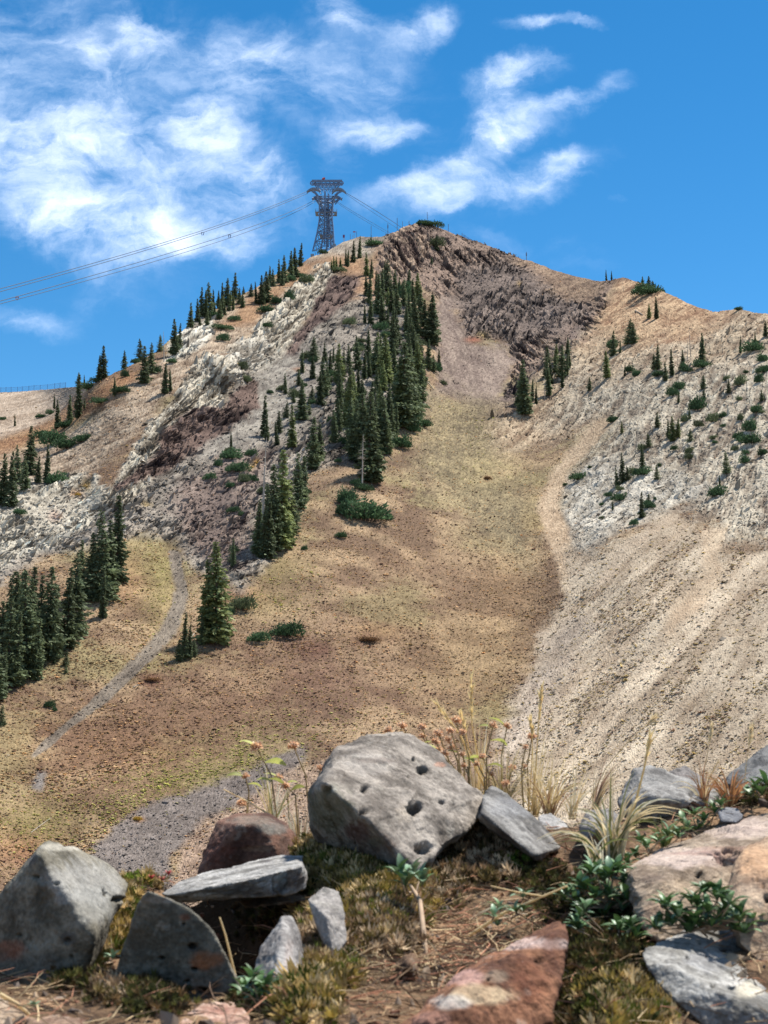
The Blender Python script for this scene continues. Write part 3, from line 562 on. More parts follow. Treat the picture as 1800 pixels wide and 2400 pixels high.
TREES = [  # (place, group, [(u, v at the base, height px, kind)])
 ('on the ridge between fence and first crags', 'spruces on the lower west ridge', [(232, 893, 60, 't'), (243, 888, 76, 'n'), (291, 861, 42, 'n'), (329, 840, 50, 'w'), (352, 873, 70, 'n'), (338, 899, 86, 'n'), (376, 824, 38, 'w'), (270, 928, 42, 't'), (409, 831, 84, 'n'), (420, 814, 58, 'n')]),
 ('below the fence on the west slope', 'spruces on the west slope', [(186, 979, 100, 't'), (198, 907, 28, 't'), (183, 900, 32, 'w'), (165, 992, 66, 't'), (135, 1004, 66, 't'), (200, 958, 26, 't'), (124, 958, 34, 't'), (34, 998, 28, 't'), (388, 924, 72, 'n'), (399, 917, 52, 't')]),
 ('in the clump at the west edge above pale rock', 'spruces in the western clump', [(68, 1112, 112, 'n'), (42, 1132, 86, 'n'), (25, 1187, 125, 'n'), (8, 1182, 115, 'n'), (89, 1132, 60, 'n'), (110, 1132, 86, 't'), (58, 1150, 80, 'n')]),
 ('in the ridge row above the white crag', 'spruces above the white crag', [(445, 768, 58, 'n'), (472, 744, 70, 'n'), (464, 752, 52, 'n'), (491, 739, 76, 'n'), (483, 743, 62, 't'), (500, 730, 52, 't'), (511, 722, 42, 't'), (523, 720, 57, 't'), (531, 714, 64, 'n'), (549, 701, 62, 'n'), (540, 716, 34, 'l'), (570, 688, 18, 'w')]),
 ('in the ridge group below the tower', 'spruces below the cable tower', [(601, 713, 52, 't'), (612, 713, 68, 'n'), (625, 708, 72, 'n'), (633, 662, 40, 't'), (618, 711, 58, 't'), (654, 662, 54, 'n'), (667, 662, 64, 'n'), (682, 654, 66, 'n'), (690, 648, 68, 'n'), (703, 622, 54, 'n'), (661, 668, 42, 'n'), (640, 670, 40, 'n')]),
 ('in the large lower west stand', 'spruces at the lower west edge', [(112, 1546, 210, 'n'), (124, 1532, 150, 'n'), (80, 1562, 198, 'n'), (40, 1562, 212, 'n'), (58, 1582, 232, 'n'), (20, 1607, 195, 'n'), (34, 1605, 165, 'n'), (4, 1637, 110, 'n'), (-14, 1640, 190, 'n'), (2, 1700, 46, 'w'), (127, 1555, 30, 'n'), (154, 1559, 32, 'w'), (154, 1577, 20, 'w')]),
 ('in the stand west of the stony stream', 'spruces west of the stream', [(274, 1362, 196, 'n'), (240, 1407, 206, 'n'), (212, 1408, 155, 'n'), (188, 1402, 132, 'n'), (258, 1392, 170, 'n'), (240, 1449, 110, 't'), (158, 1517, 180, 'n'), (172, 1487, 192, 'n'), (186, 1480, 70, 'w')]),
 ('beside the stony stream bed', 'spruces beside the stream', [(506, 1508, 234, 'l'), (488, 1506, 190, 'l'), (476, 1512, 70, 'n'), (432, 1547, 108, 't'), (443, 1544, 78, 't'), (420, 1549, 50, 'w'), (456, 1538, 40, 'w')]),
 ('in the stand at the crag foot', 'spruces at the foot of the crag', [(603, 1302, 132, 'n'), (625, 1310, 132, 'n'), (656, 1284, 226, 'l'), (641, 1291, 200, 'n'), (675, 1276, 150, 'l'), (698, 1190, 130, 'n'), (707, 1172, 104, 'n'), (684, 1250, 120, 'n'), (614, 1308, 110, 'n'), (547, 1332, 68, 't'), (544, 1316, 40, 'w')]),
 ('on the grey rock above the crag stand', 'spruces on the grey rock', [(620, 1024, 96, 't'), (542, 1056, 45, 't'), (686, 1049, 98, 'l'), (707, 984, 90, 'n'), (753, 948, 78, 'n'), (732, 1100, 122, 'n'), (753, 1072, 84, 'n'), (708, 984, 70, 't'), (625, 1030, 50, 'n')]),
 ('in the lowest rows of the central stand', 'spruces low in the central stand', [(783, 1040, 76, 'n'), (795, 1012, 74, 'n'), (816, 1000, 120, 'l'), (825, 1070, 100, 'n'), (864, 1130, 210, 'n'), (838, 1070, 132, 'n'), (875, 1130, 196, 'n'), (853, 1090, 170, 'n'), (892, 1048, 130, 'n'), (905, 1062, 132, 'n'), (912, 1010, 110, 'n'), (890, 1000, 100, 'l')]),
 ('in the east rows of the central stand', 'spruces east in the central stand', [(943, 1002, 200, 'n'), (960, 990, 176, 'n'), (977, 980, 120, 'n'), (935, 1000, 160, 'l'), (954, 940, 120, 'n'), (967, 950, 92, 'n'), (938, 950, 94, 'n'), (984, 942, 90, 'n'), (980, 900, 100, 'l'), (992, 904, 84, 'n'), (1001, 866, 70, 'n')]),
 ('in the middle rows of the central stand', 'spruces mid central stand', [(794, 900, 95, 'l'), (803, 887, 65, 'n'), (767, 908, 66, 'n'), (756, 929, 92, 'n'), (708, 960, 70, 't'), (853, 887, 70, 't'), (864, 883, 58, 't'), (904, 900, 118, 'l'), (895, 866, 80, 'l'), (910, 887, 84, 'n'), (887, 824, 25, 'l'), (828, 950, 80, 'l'), (815, 950, 66, 'n'), (840, 929, 70, 't'), (870, 984, 92, 'n'), (853, 1001, 76, 'n')]),
 ('in the high rows of the central stand', 'spruces high in the central stand', [(866, 712, 70, 'n'), (859, 693, 48, 'n'), (887, 738, 96, 'n'), (881, 693, 58, 't'), (895, 740, 54, 'n'), (902, 655, 48, 't'), (855, 758, 46, 't'), (870, 762, 66, 't'), (908, 768, 44, 'n'), (921, 764, 52, 'n'), (930, 808, 84, 'n'), (860, 647, 54, 'l'), (870, 651, 44, 'n')]),
 ('below the summit beside the red scree chute', 'spruces beside the scree chute', [(931, 736, 66, 'n'), (967, 742, 88, 'n'), (959, 768, 82, 'n'), (986, 756, 86, 'n'), (975, 786, 90, 'n'), (997, 790, 86, 'n'), (1011, 808, 118, 'n'), (1018, 786, 90, 'n'), (959, 868, 90, 'n'), (971, 851, 86, 'n'), (946, 716, 60, 'n'), (1030, 870, 52, 't'), (1014, 872, 40, 'w')]),
 ('on the shoulder just right of the cable tower', 'spruces on the tower shoulder', [(843, 604, 52, 'n'), (828, 613, 52, 'n'), (817, 626, 40, 't'), (811, 621, 38, 't'), (790, 630, 30, 'l'), (798, 632, 30, 'l'), (777, 632, 24, 'l'), (784, 634, 34, 'l'), (870, 578, 28, 't'), (1024, 588, 38, 'n'), (1011, 621, 18, 'w')]),
 ('at the dark rib east of the chute', 'spruces on the dark rib', [(1229, 972, 128, 'n'), (1220, 950, 80, 'n'), (1246, 940, 50, 't'), (1286, 928, 88, 't'), (1315, 882, 74, 'n'), (1300, 873, 46, 'n'), (1319, 909, 56, 't'), (1336, 863, 42, 't'), (1258, 948, 44, 't'), (1290, 900, 46, 'n')]),
 ('high on the orange shoulder', 'spruces on the orange shoulder', [(1423, 886, 64, 'l'), (1435, 835, 60, 'n'), (1476, 805, 56, 'w'), (1484, 806, 50, 'w'), (1454, 828, 30, 't'), (1466, 882, 30, 't'), (1383, 916, 30, 'w'), (1539, 747, 52, 't'), (1522, 746, 34, 'l'), (1522, 682, 36, 'w'), (1532, 686, 28, 'w'), (1508, 672, 24, 'w'), (1422, 657, 26, 't'), (1433, 657, 22, 't')]),
 ('on the upper eastern slope', 'spruces on the upper eastern slope', [(1543, 865, 56, 'n'), (1535, 865, 36, 'w'), (1575, 882, 60, 't'), (1560, 894, 44, 'n'), (1602, 865, 44, 'n'), (1646, 848, 66, 'n'), (1649, 911, 32, 'w'), (1708, 920, 30, 'w'), (1737, 827, 38, 't'), (1771, 806, 30, 't'), (1796, 789, 36, 'n'), (1783, 942, 26, 'w'), (1649, 942, 28, 'w'), (1579, 1034, 58, 'l'), (1589, 1025, 44, 'l'), (1568, 1026, 42, 'n'), (1522, 1048, 32, 'w')]),
 ('on the white crag of the eastern slope', 'spruces on the white eastern crag', [(1459, 1133, 70, 'n'), (1446, 1137, 44, 'n'), (1471, 1124, 32, 'w'), (1507, 1110, 68, 'n'), (1539, 1124, 32, 'w'), (1703, 1108, 50, 'w'), (1686, 1138, 26, 't'), (1505, 1214, 62, 'n'), (1436, 1196, 24, 't'), (1518, 1187, 30, 'w')])]
r_ = np.random.default_rng(5)
def filler(place, grp, n, poly, hmin, hmax, avoid=17):
    have = [(u, v) for _, _, l in TREES for (u, v, h, k) in l]; out = []; P0 = np.array(poly, float); tries = 0
    while len(out) < n and tries < 4000:
        tries += 1; u = r_.uniform(P0[:, 0].min(), P0[:, 0].max()); v = r_.uniform(P0[:, 1].min(), P0[:, 1].max())
        if poly_sd(poly, np.array([u]), np.array([v]))[0] < 0 or any(abs(u - a) < avoid * .6 and abs(v - b) < avoid for a, b in have): continue
        have.append((u, v)); out.append((round(u), round(v), r_.uniform(hmin, hmax), 'ntnntlwn'[r_.integers(8)]))
    TREES.append((place, grp, out))
filler('at the back of the upper stand', 'spruces behind the upper stand', 11, [(870, 660), (960, 680), (1010, 760), (1000, 800), (900, 790), (860, 720)], 44, 84)
filler('between rows of the middle stand', 'spruces between the middle rows', 13, [(780, 850), (930, 800), (1010, 850), (1000, 940), (900, 960), (800, 960), (740, 930)], 54, 92)
filler('among the lower central rows', 'spruces among the lower rows', 14, [(770, 960), (980, 930), (985, 990), (900, 1060), (840, 1060), (780, 1030)], 70, 120)
filler('scattered over the upper grey rocks', 'spruces scattered on the grey rocks', 14, [(660, 900), (760, 820), (800, 860), (740, 960), (690, 1060), (640, 1050)], 30, 62, 26)
filler('in the dark rib gullies', 'spruces in the rib gullies', 6, [(1240, 950), (1280, 850), (1340, 820), (1350, 870), (1290, 930)], 30, 54, 14)
filler('dotted over the pale eastern face', 'spruces dotted on the east face', 5, [(1400, 900), (1780, 820), (1790, 1080), (1480, 1090)], 20, 38, 40)
filler('filling the lower west stand', 'spruces filling the west stand', 8, [(0, 1500), (90, 1500), (140, 1560), (60, 1610), (0, 1640)], 120, 190, 20)
filler('filling the stand at the crag foot', 'spruces filling the crag stand', 6, [(600, 1270), (690, 1200), (700, 1240), (650, 1290)], 90, 130, 14)
filler('on the white ridge top', 'spruces on the white ridge top', 12, [(450, 760), (560, 700), (600, 690), (560, 730), (470, 770)], 24, 46, 9)
all_pts = []
for place, grp, lst in TREES:
    items = []
    for (u, v, h, kd) in lst:
        items.append((u, h, {'n': 'dark', 't': 'thin dark', 'w': 'bushy dark', 'l': 'light green'}[kd]))
    labs = order_labels(items, 'spruce', place)
    for i, (u, v, h, kd) in enumerate(lst):
        p = on_hill(u, v); s = h * SCALE_M(p) * 1.04; var = SPR[kd][rng.integers(len(SPR[kd]))]
        o = empty('spruce_tree', p, rng.uniform(0, 6.28), (s * rng.uniform(.9, 1.15),) * 2 + (s,)); o.rotation_euler.x = rng.normal(0, .025); o.rotation_euler.y = rng.normal(0, .025); tag(o, labs[i], 'spruce', grp)
        link('trunk', var[0], o); link('crown', var[1], o)
# dead standing trees
SN = [(848, 1147, 132, 0, 'pale dead spruce with bare side branches on the open slope above the big shrub'), (613, 1290, 268, 1, 'tall bare grey dead stem in the stand at the foot of the crag'), (677, 1255, 192, 1, 'bare pale dead stem behind the light green spruce of the crag stand'),
      (385, 848, 78, 1, 'bare grey dead stem leaning on the west ridge'), (1619, 836, 64, 2, 'bare grey dead spruce left of the high spruce on the eastern slope'), (1612, 842, 50, 2, 'lower of two bare dead spruces on the eastern slope'), (1461, 682, 26, 2, 'small white dead tree on the dark knob of the skyline'),
      (30, 1500, 82, 0, 'white dead tree top sticking out of the large stand at the west edge'), (5, 1530, 60, 0, 'small white dead tree top at the very edge of the western stand'), (957, 768, 22, 1, 'short white dead stem among the spruces beside the scree chute'), (866, 1010, 90, 1, 'leaning grey dead stem in the central stand'),
      (556, 1040, 50, 2, 'thin grey dead tree on the grey rock'), (1276, 940, 60, 2, 'bare dead spruce at the dark rib'), (105, 1130, 70, 2, 'grey dead spruce in the western clump')]
for (u, v, h, k, lab) in SN:
    p = on_hill(u, v); s = h * SCALE_M(p); o = empty('dead_tree', p, rng.uniform(0, 6), (s, s, s)); o.rotation_euler.x = rng.uniform(-.04, .04); o.rotation_euler.y = -.22 if 'leaning' in lab else rng.uniform(-.03, .03)
    tag(o, lab, 'dead tree'); link('trunk', SNAG[k][0], o); link('branches', SNAG[k][1], o)
# fallen logs
logs = [((628, 1268), (652, 1250), 3.2, 'white fallen log lying before the crag stand'), ((560, 1318), (590, 1300), 2.2, 'thin white fallen log at the left foot of the crag stand'), ((585, 1150), (645, 1168), 1.6, 'thin grey fallen stem across the rock above the crag stand'), ((444, 1500), (462, 1478), 2.6, 'pale fallen log beside the light green spruce'),
        ((395, 1552), (440, 1545), 1.5, 'grey fallen log under the small spruces by the stream'), ((872, 1138), (868, 1105), 2.2, 'short pale broken stem right of the dead spruce'), ((905, 1062), (922, 1080), 1.8, 'small pale log on the slope below the central stand'), ((993, 890), (1016, 915), 3, 'white bleached log at the east edge of the central stand'),
        ((985, 935), (1012, 965), 1.8, 'thin pale log running down from the central stand'), ((928, 822), (950, 828), 2, 'short white log high in the central stand'), ((785, 1035), (795, 1012), 2, 'small pale log upright against the central stand'), ((1490, 728), (1508, 738), 2.4, 'grey fallen tree on the orange shoulder'),
        ((74, 1951), (120, 1918), 1.6, 'long thin pale stem lying in the meadow at the lower west'), ((130, 1530), (138, 1508), 1.8, 'small white log under the large western stand'), ((180, 1455), (208, 1440), 2, 'pale driftwood under the stand west of the stream'), ((312, 1612), (325, 1606), 1.8, 'short white log right of the stony stream')]
for (a, b, w, lab) in logs:
    pa, pb = on_hill(*a), on_hill(*b); s = SCALE_M(pa); up_ = np.array([0, -.25, .35]) * w * s; v, f = tube_np([pa * 0 + up_, (pb - pa) * .5 + up_ * 1.5, pb - pa + up_], [w * s * .5, w * s * .42, w * s * .25], 7)
    o = link('fallen_log', mesh_np('fallen_log', v, f, [mat_dead], True), loc=pa); tag(o, lab, 'log')
# shrubs: (place, noun, group, [(u, v, width px, height px, tone)])
SHR = [
 ('on the west slope below the ridge', 'shrubs on the west slope', [(287, 920, 48, 20, 0), (240, 945, 42, 16, 0), (211, 911, 52, 18, 0), (228, 894, 32, 14, 0), (118, 970, 22, 12, 0), (93, 979, 28, 12, 0), (156, 1002, 44, 20, 0), (105, 1027, 44, 24, 0), (131, 1040, 66, 36, 0), (160, 1050, 62, 30, 0), (194, 1036, 32, 22, 0), (209, 1027, 18, 16, 0), (130, 1135, 52, 32, 0), (45, 1206, 32, 18, 0), (5, 985, 16, 10, 0), (295, 884, 20, 20, 0)]),
 ('on the west ridge by the crags', 'shrubs on the west ridge', [(523, 716, 34, 22, 0), (625, 730, 40, 22, 0), (650, 712, 26, 18, 0), (523, 800, 28, 24, 0), (523, 772, 46, 14, 0), (549, 752, 28, 16, 0), (625, 766, 26, 14, 0), (561, 864, 28, 24, 1), (576, 894, 24, 22, 1), (405, 850, 26, 14, 0), (365, 872, 26, 18, 0), (316, 850, 22, 12, 0), (500, 742, 40, 16, 0)]),
 ('near the foot of the cable tower', 'shrubs near the tower', [(756, 592, 20, 12, 0), (705, 650, 20, 14, 0), (680, 658, 28, 18, 0), (650, 712, 26, 16, 0), (676, 702, 26, 26, 0), (712, 664, 30, 22, 1), (725, 660, 20, 16, 1), (878, 576, 50, 18, 0), (795, 636, 34, 14, 1)]),
 ('on the summit and its upper rocks', 'shrubs on the summit', [(1009, 531, 54, 15, 0), (988, 526, 30, 12, 0), (946, 694, 34, 40, 0), (1022, 576, 36, 24, 1), (908, 700, 34, 22, 1), (1038, 902, 20, 12, 1), (1018, 868, 34, 28, 0), (819, 760, 28, 22, 1), (845, 802, 24, 14, 1), (836, 826, 34, 22, 1), (891, 775, 34, 26, 0)]),
 ('on the open slope below the central stand', 'shrubs below the central stand', [(862, 1218, 118, 54, 0), (812, 1180, 52, 46, 0), (852, 1150, 44, 22, 0), (800, 1205, 34, 30, 0), (832, 1136, 26, 18, 0), (943, 1048, 54, 36, 0), (992, 1000, 36, 26, 0), (968, 1012, 36, 44, 0), (895, 1064, 34, 20, 0), (802, 1260, 30, 18, 0), (713, 1288, 14, 14, 0), (679, 1286, 14, 12, 1)]),
 ('in the rocks left of the crag stand', 'shrubs in the grey rocks', [(555, 1105, 50, 30, 0), (588, 1068, 26, 22, 0), (490, 1125, 28, 22, 0), (540, 1075, 50, 26, 0), (536, 1060, 24, 14, 1), (574, 1130, 26, 26, 1), (548, 1296, 22, 22, 0), (715, 1155, 28, 18, 0), (792, 1083, 18, 10, 0)]),
 ('on the lower meadow', 'shrubs on the lower meadow', [(672, 1492, 68, 42, 0), (605, 1502, 46, 30, 0), (566, 1428, 56, 40, 1), (535, 1440, 36, 20, 0), (115, 1656, 26, 18, 0), (127, 1668, 12, 14, 0), (256, 1360, 30, 20, 0), (6, 1700, 18, 12, 0)]),
 ('high on the eastern slope', 'shrubs high on the eastern slope', [(1503, 690, 40, 26, 0), (1524, 690, 60, 30, 0), (1650, 862, 42, 22, 0), (1613, 872, 24, 18, 0), (1769, 822, 50, 26, 0), (1788, 846, 32, 24, 0), (1792, 872, 34, 24, 0), (1779, 896, 22, 22, 0), (1750, 874, 16, 10, 0), (1733, 727, 20, 10, 0), (1735, 902, 30, 26, 1), (1435, 815, 32, 30, 0), (1606, 868, 24, 18, 0), (1545, 880, 40, 18, 0), (1577, 928, 26, 26, 0), (1593, 912, 26, 20, 0)]),
 ('midway down the eastern slope', 'shrubs midway on the eastern slope', [(1631, 960, 40, 34, 0), (1775, 968, 34, 24, 0), (1760, 1010, 34, 36, 0), (1762, 1040, 50, 30, 0), (1670, 988, 30, 28, 1), (1690, 980, 18, 16, 0), (1606, 988, 22, 20, 1), (1733, 938, 18, 14, 1), (1729, 1027, 26, 16, 0), (1722, 1056, 18, 16, 1), (1746, 1065, 16, 14, 0), (1581, 1056, 16, 14, 0), (1696, 1000, 14, 10, 0), (1735, 985, 18, 18, 1), (1676, 1040, 14, 10, 0)]),
 ('around the white crag of the eastern slope', 'shrubs around the white crag', [(1505, 1112, 44, 22, 0), (1357, 1124, 42, 22, 0), (1325, 1138, 14, 10, 0), (1384, 1098, 10, 8, 0), (1678, 1162, 46, 26, 0), (1450, 1174, 40, 24, 0), (1427, 1164, 22, 14, 0), (1518, 1190, 30, 24, 0), (1488, 1230, 18, 18, 0), (1410, 1186, 14, 10, 0), (1534, 1174, 8, 12, 0), (1452, 1150, 18, 14, 1), (1412, 1218, 14, 10, 1)])]
def shr_fill(place, grp, n, poly, w0, w1):
    P0 = np.array(poly, float); out = []
    while len(out) < n:
        u = r_.uniform(P0[:, 0].min(), P0[:, 0].max()); v = r_.uniform(P0[:, 1].min(), P0[:, 1].max())
        if poly_sd(poly, np.array([u]), np.array([v]))[0] < 0: continue
        w = r_.uniform(w0, w1); out.append((round(u), round(v), w, w * r_.uniform(.6, .9), int(r_.random() < .4)))
    SHR.append((place, grp, out))
shr_fill('strewn over the pale eastern face', 'shrubs strewn on the eastern face', 20, [(1360, 880), (1790, 800), (1790, 1080), (1480, 1140)], 12, 26)
shr_fill('strewn over the grey rocks', 'shrubs strewn on the grey rocks', 18, [(450, 1050), (760, 800), (800, 900), (700, 1080), (560, 1250)], 14, 30)
shr_fill('between the trees of the central stand', 'shrubs in the central stand', 16, [(860, 680), (1000, 800), (990, 960), (860, 1080), (740, 1040), (800, 850)], 18, 36)
for place, grp, lst in SHR:
    labs = order_labels([(u, w, 'dark green' if t == 0 else 'olive green') for (u, v, w, h, t) in lst], 'shrub', place)
    for i, (u, v, w, h, t) in enumerate(lst):
        p = on_hill(u, v); s = SCALE_M(p); o = empty('shrub', p, rng.uniform(-.4, .4) + (math.pi if rng.random() < .5 else 0), (w * s * 1.15, w * s * .8, h * s * 1.9)); tag(o, labs[i], 'shrub', grp)
        link('leaves', BUSH[t][rng.integers(3)], o); link('stems', BSTEM, o)
for (u, v, w, t, lab) in [(602, 1086, 11, 2, 'round yellow autumn shrub in the grey rocks left of the crag stand'), (590, 1096, 10, 2, 'smaller yellow shrub beside the round yellow one'), (204, 1142, 14, 2, 'yellow shrub on the pale rock of the west slope'), (184, 1163, 18, 2, 'yellow orange shrub below the yellow shrub on pale rock'),
                          (1142, 1124, 20, 3, 'small rust red shrub on the high meadow'), (700, 870, 14, 3, 'rust brown shrub under the upper limestone'), (862, 1502, 60, 3, 'low dark red brown shrub patch in the middle of the lower meadow'), (355, 1596, 44, 3, 'low rust red shrub patch right of the stony stream'), (322, 1922, 24, 2, 'orange tuft at the edge of the grey scree')]:
    p = on_hill(u, v); s = SCALE_M(p); o = empty('autumn_shrub', p, 0, (w * s, w * s * .8, w * s * (.9 if w < 30 else .45))); tag(o, lab, 'shrub'); link('leaves', BUSH[t][0], o); link('stems', BSTEM, o)

# ---- ground cover: tufts of grass and low herbs, stones
mat_tuft = material('tuft', attr='tint', inst=True, rough=.9, spec=.1, trans=.35)
mat_stone = material('loose_stone', attr='tint', inst=True, rough=.95, spec=.1, nscale=2, namp=.2)
def tuft_mesh(k):
    r = np.random.default_rng(400 + k); V = []; T = []
    for i in range(9):
        a = r.uniform(0, 6.28); d = np.array([math.cos(a), math.sin(a), r.uniform(.25, .9)]); s = np.array([-d[1], d[0], 0]) * .24; o = len(V)
        b = np.array([d[0] * .12, d[1] * .12, 0]); V += [b - s, b + s, b + d * .5 + s * .5, b + d * .5 - s * .5]; T.append((o, o + 1, o + 2, o + 3))
    return mesh_np('tuft', V, T, [mat_tuft])
def stone_mesh(k, flat=.6, mat=None):
    r = np.random.default_rng(500 + k); bm = bmesh.new()
    for _ in range(11):
        p = r.normal(size=3); p /= np.linalg.norm(p); bm.verts.new(p * [.6, .5, .5 * flat] * r.uniform(.7, 1.1))
    bmesh.ops.convex_hull(bm, input=bm.verts); bmesh.ops.delete(bm, geom=[v for v in bm.verts if not v.link_faces], context='VERTS')
    me = bpy.data.meshes.new('stone'); bm.to_mesh(me); bm.free(); me.materials.append(mat or mat_stone); return me
TUF = [tuft_mesh(k) for k in range(3)]; STO = [stone_mesh(k) for k in range(4)]
cell = np.linalg.norm(np.cross(du, dv), axis=-1); vis = (UU > -90) & (UU < 1890) & (VV < 2250)
PXA = (UU * 0 + 1)                            # every grid cell covers about the same area of the picture
def pick(n, dens):
    w = (dens * vis).ravel(); w = w / w.sum(); return rng.choice(w.size, n, p=w)
Pf = P2.reshape(-1, 3); Uf, Vf = UU.ravel(), VV.ravel(); Cf = COL.reshape(-1, 3)
NBf = NB.reshape(-1, 3); gap_ = np.cbrt(cell.ravel()) * 0 + np.sqrt(cell.ravel())
clump = sstep(-.15, .45, fbm(Q3 / 3.5, 2, 91) + .6 * fbm(Q3 / 14, 2, 92))
str_r = sstep(-.1, .5, fbm(rotc(42, 16, 1.7), 3, 93) + .25 * WARP2)          # rows of herbs along the fall line on the scree
dn = TUFT * (.45 + .55 * clump) * (1 - W_SCREE) + TUFT * W_SCREE * (.2 + str_r) * 1.8 * sstep(2250, 1700, UU * .35 + VV * .75 + 0)
i_ = pick(90000, dn); n = len(i_)
yel = np.clip(np.exp(-((Uf[i_] - 470) / 260) ** 2 - ((Vf[i_] - 1810 + (Uf[i_] - 470) * .35) / 60) ** 2) * 1.3 + .35 * np.exp(-((Uf[i_] - 1120) / 160) ** 2 - ((Vf[i_] - 1000) / 130) ** 2) + .5 * np.exp(-((Uf[i_] - 640) / 130) ** 2 - ((Vf[i_] - 1380) / 60) ** 2) + .5 * np.exp(-((Uf[i_] - 380) / 60) ** 2 - ((Vf[i_] - 1400) / 120) ** 2) + .6 * np.exp(-((Uf[i_] - 60) / 100) ** 2 - ((Vf[i_] - 1920) / 60) ** 2), 0, 1)
pal = np.stack([A(112, 82, 68), A(134, 112, 78), A(168, 146, 100), A(196, 160, 112), A(96, 70, 64)], 0); ch = rng.integers(0, 5, n); tc_ = pal[ch]
ye = rng.random(n) < yel; tc_[ye] = A(170, 168, 92) * rng.uniform(.75, 1.2, ye.sum())[:, None]
scr = W_SCREE.ravel()[i_] > .5; pr = np.stack([A(112, 88, 72), A(126, 112, 70), A(100, 86, 66), A(152, 134, 84)], 0); tc_[scr] = pr[rng.integers(0, 4, scr.sum())] * 1.35
tc_ *= 1.95 * rng.uniform(.6, 1.35, (n, 1)); sz = np.exp(rng.normal(-1.62, .34, n)) * (1 + .22 * scr)
pos = Pf[i_] + rng.uniform(-.5, .5, (n, 3)) * gap_[i_][:, None] * [1, .3, 0] - [0, 0, .03]
scatter('ground_cover', pos, np.stack([rng.normal(0, .15, n), rng.normal(0, .15, n), rng.uniform(0, 6.28, n)], -1), np.stack([sz * 1.15, sz * 1.15, sz * .8], -1), tc_, TUF, 'low tufts of brown, straw and yellow green herbs covering the mountain meadow', 'ground cover')
i_ = pick(30000, CHIP * (1 + .3 * np.minimum(ROCK, 2))); n = len(i_); rk = np.minimum(ROCK.ravel()[i_], 2)
sz = np.exp(rng.normal(-1.55, .42, n)) * (1 + .55 * rk); base = Cf[i_] * rng.uniform(.8, 1.2, (n, 1)); base = base * .8 + base.mean(1, keepdims=True) * .2
pos = Pf[i_] + rng.uniform(-.5, .5, (n, 3)) * gap_[i_][:, None] * [1, .3, 0]
scatter('loose_stones', pos, rng.uniform(-.6, .6, (n, 3)) + np.stack([np.zeros(n), np.zeros(n), rng.uniform(0, 6.28, n)], -1), np.stack([sz * rng.uniform(.8, 1.6, n), sz, sz * rng.uniform(.8, 1.4, n)], -1), np.clip(base, .02, .75), STO, 'loose broken stones strewn over crags and scree', 'stones')

BLKS = [stone_mesh(40 + k, .9, mat_stone) for k in range(4)]
wr = sstep(.6, 1.6, ROCK) * (.25 + sstep(-.1, .5, fbm(Q3 / 6., 3, 95))) * (.35 + .65 * POCKET)
i_ = pick(9000, wr); n = len(i_); sz = np.exp(rng.normal(-.25, .45, n)); sz = np.clip(sz, .35, 2.2); an = np.radians(ANG.ravel()[i_] + rng.normal(0, 12, n))
base = 1.12 * Cf[i_] * np.exp(rng.normal(0, .20, (n, 1))); pos = Pf[i_] + rng.uniform(-.5, .5, (n, 3)) * gap_[i_][:, None] * [1, .3, 0] - NBf[i_] * (sz * .12)[:, None]
scatter('crag_blocks', pos, np.stack([rng.normal(0, .35, n), -an, rng.normal(0, .35, n)], -1), np.stack([sz * rng.uniform(1.2, 2.6, n), sz * .8, sz * rng.uniform(.5, .95, n)], -1), np.clip(base, .02, .7), BLKS, 'angular blocks and ledges broken out of the crags along their bedding', 'rock blocks')
# ================================================================ CABLE TOWER, ROPES, POLES AND FENCES
mat_steel = material('painted_steel', color=(.13, .20, .32), nscale=1.5, namp=.25, rough=.55, spec=.4)
mat_saddle = material('saddle_steel', color=(.22, .28, .34), nscale=1.5, namp=.2, rough=.6)
mat_rope = material('steel_rope', color=(.05, .07, .10), rough=.6)
mat_net = material('blue_net', color=(.09, .17, .34), rough=.8)
mat_red = material('red_paint', color=(.35, .06, .05), rough=.6)
mat_orange = material('orange_paint', color=(.30, .09, .04), rough=.6)
class MB:
    def __init__(s): s.p = []
    def bar(s, a, b, w=.2):
        s.p.append(tube_np([a, b], [w / 2, w / 2], 4)); return s
    def line(s, pts, w): s.p.append(tube_np(pts, [w / 2] * len(pts), 5)); return s
    def box(s, c, d):
        c, d = np.array(c, float), np.array(d, float) / 2; q = np.array([[i, j, k] for k in (-1, 1) for j in (-1, 1) for i in (-1, 1)]) * d + c
        s.p.append((q, np.array([(0, 2, 3, 1), (4, 5, 7, 6), (0, 1, 5, 4), (2, 6, 7, 3), (0, 4, 6, 2), (1, 3, 7, 5)]))); return s
    def build(s, name, mat, parent=None, loc=(0, 0, 0), smooth=False):
        v, f = join_np(s.p); return link(name, mesh_np(name, v, f, [mat], smooth), parent, loc)
TY = 545.0
def tw(x4, y4): return (650 + x4 * 300 / 1659, 400 + y4 * 300 / 1659)
tb = at(*tw(612, 1075), TY); TS = SCALE_M(tb) * 300 / 1659       # metres per unit of the tower sketch
tower = empty('cable_tower', tb); tag(tower, 'tall blue grey steel lattice cable tower with two curved saddles on the ridge', 'cable tower')
def tp(x, y, d=0): return (( x - 612) * TS, d, (1075 - y) * TS)
def lerp3(a, b, t): return tuple(np.array(a) * (1 - t) + np.array(b) * t)
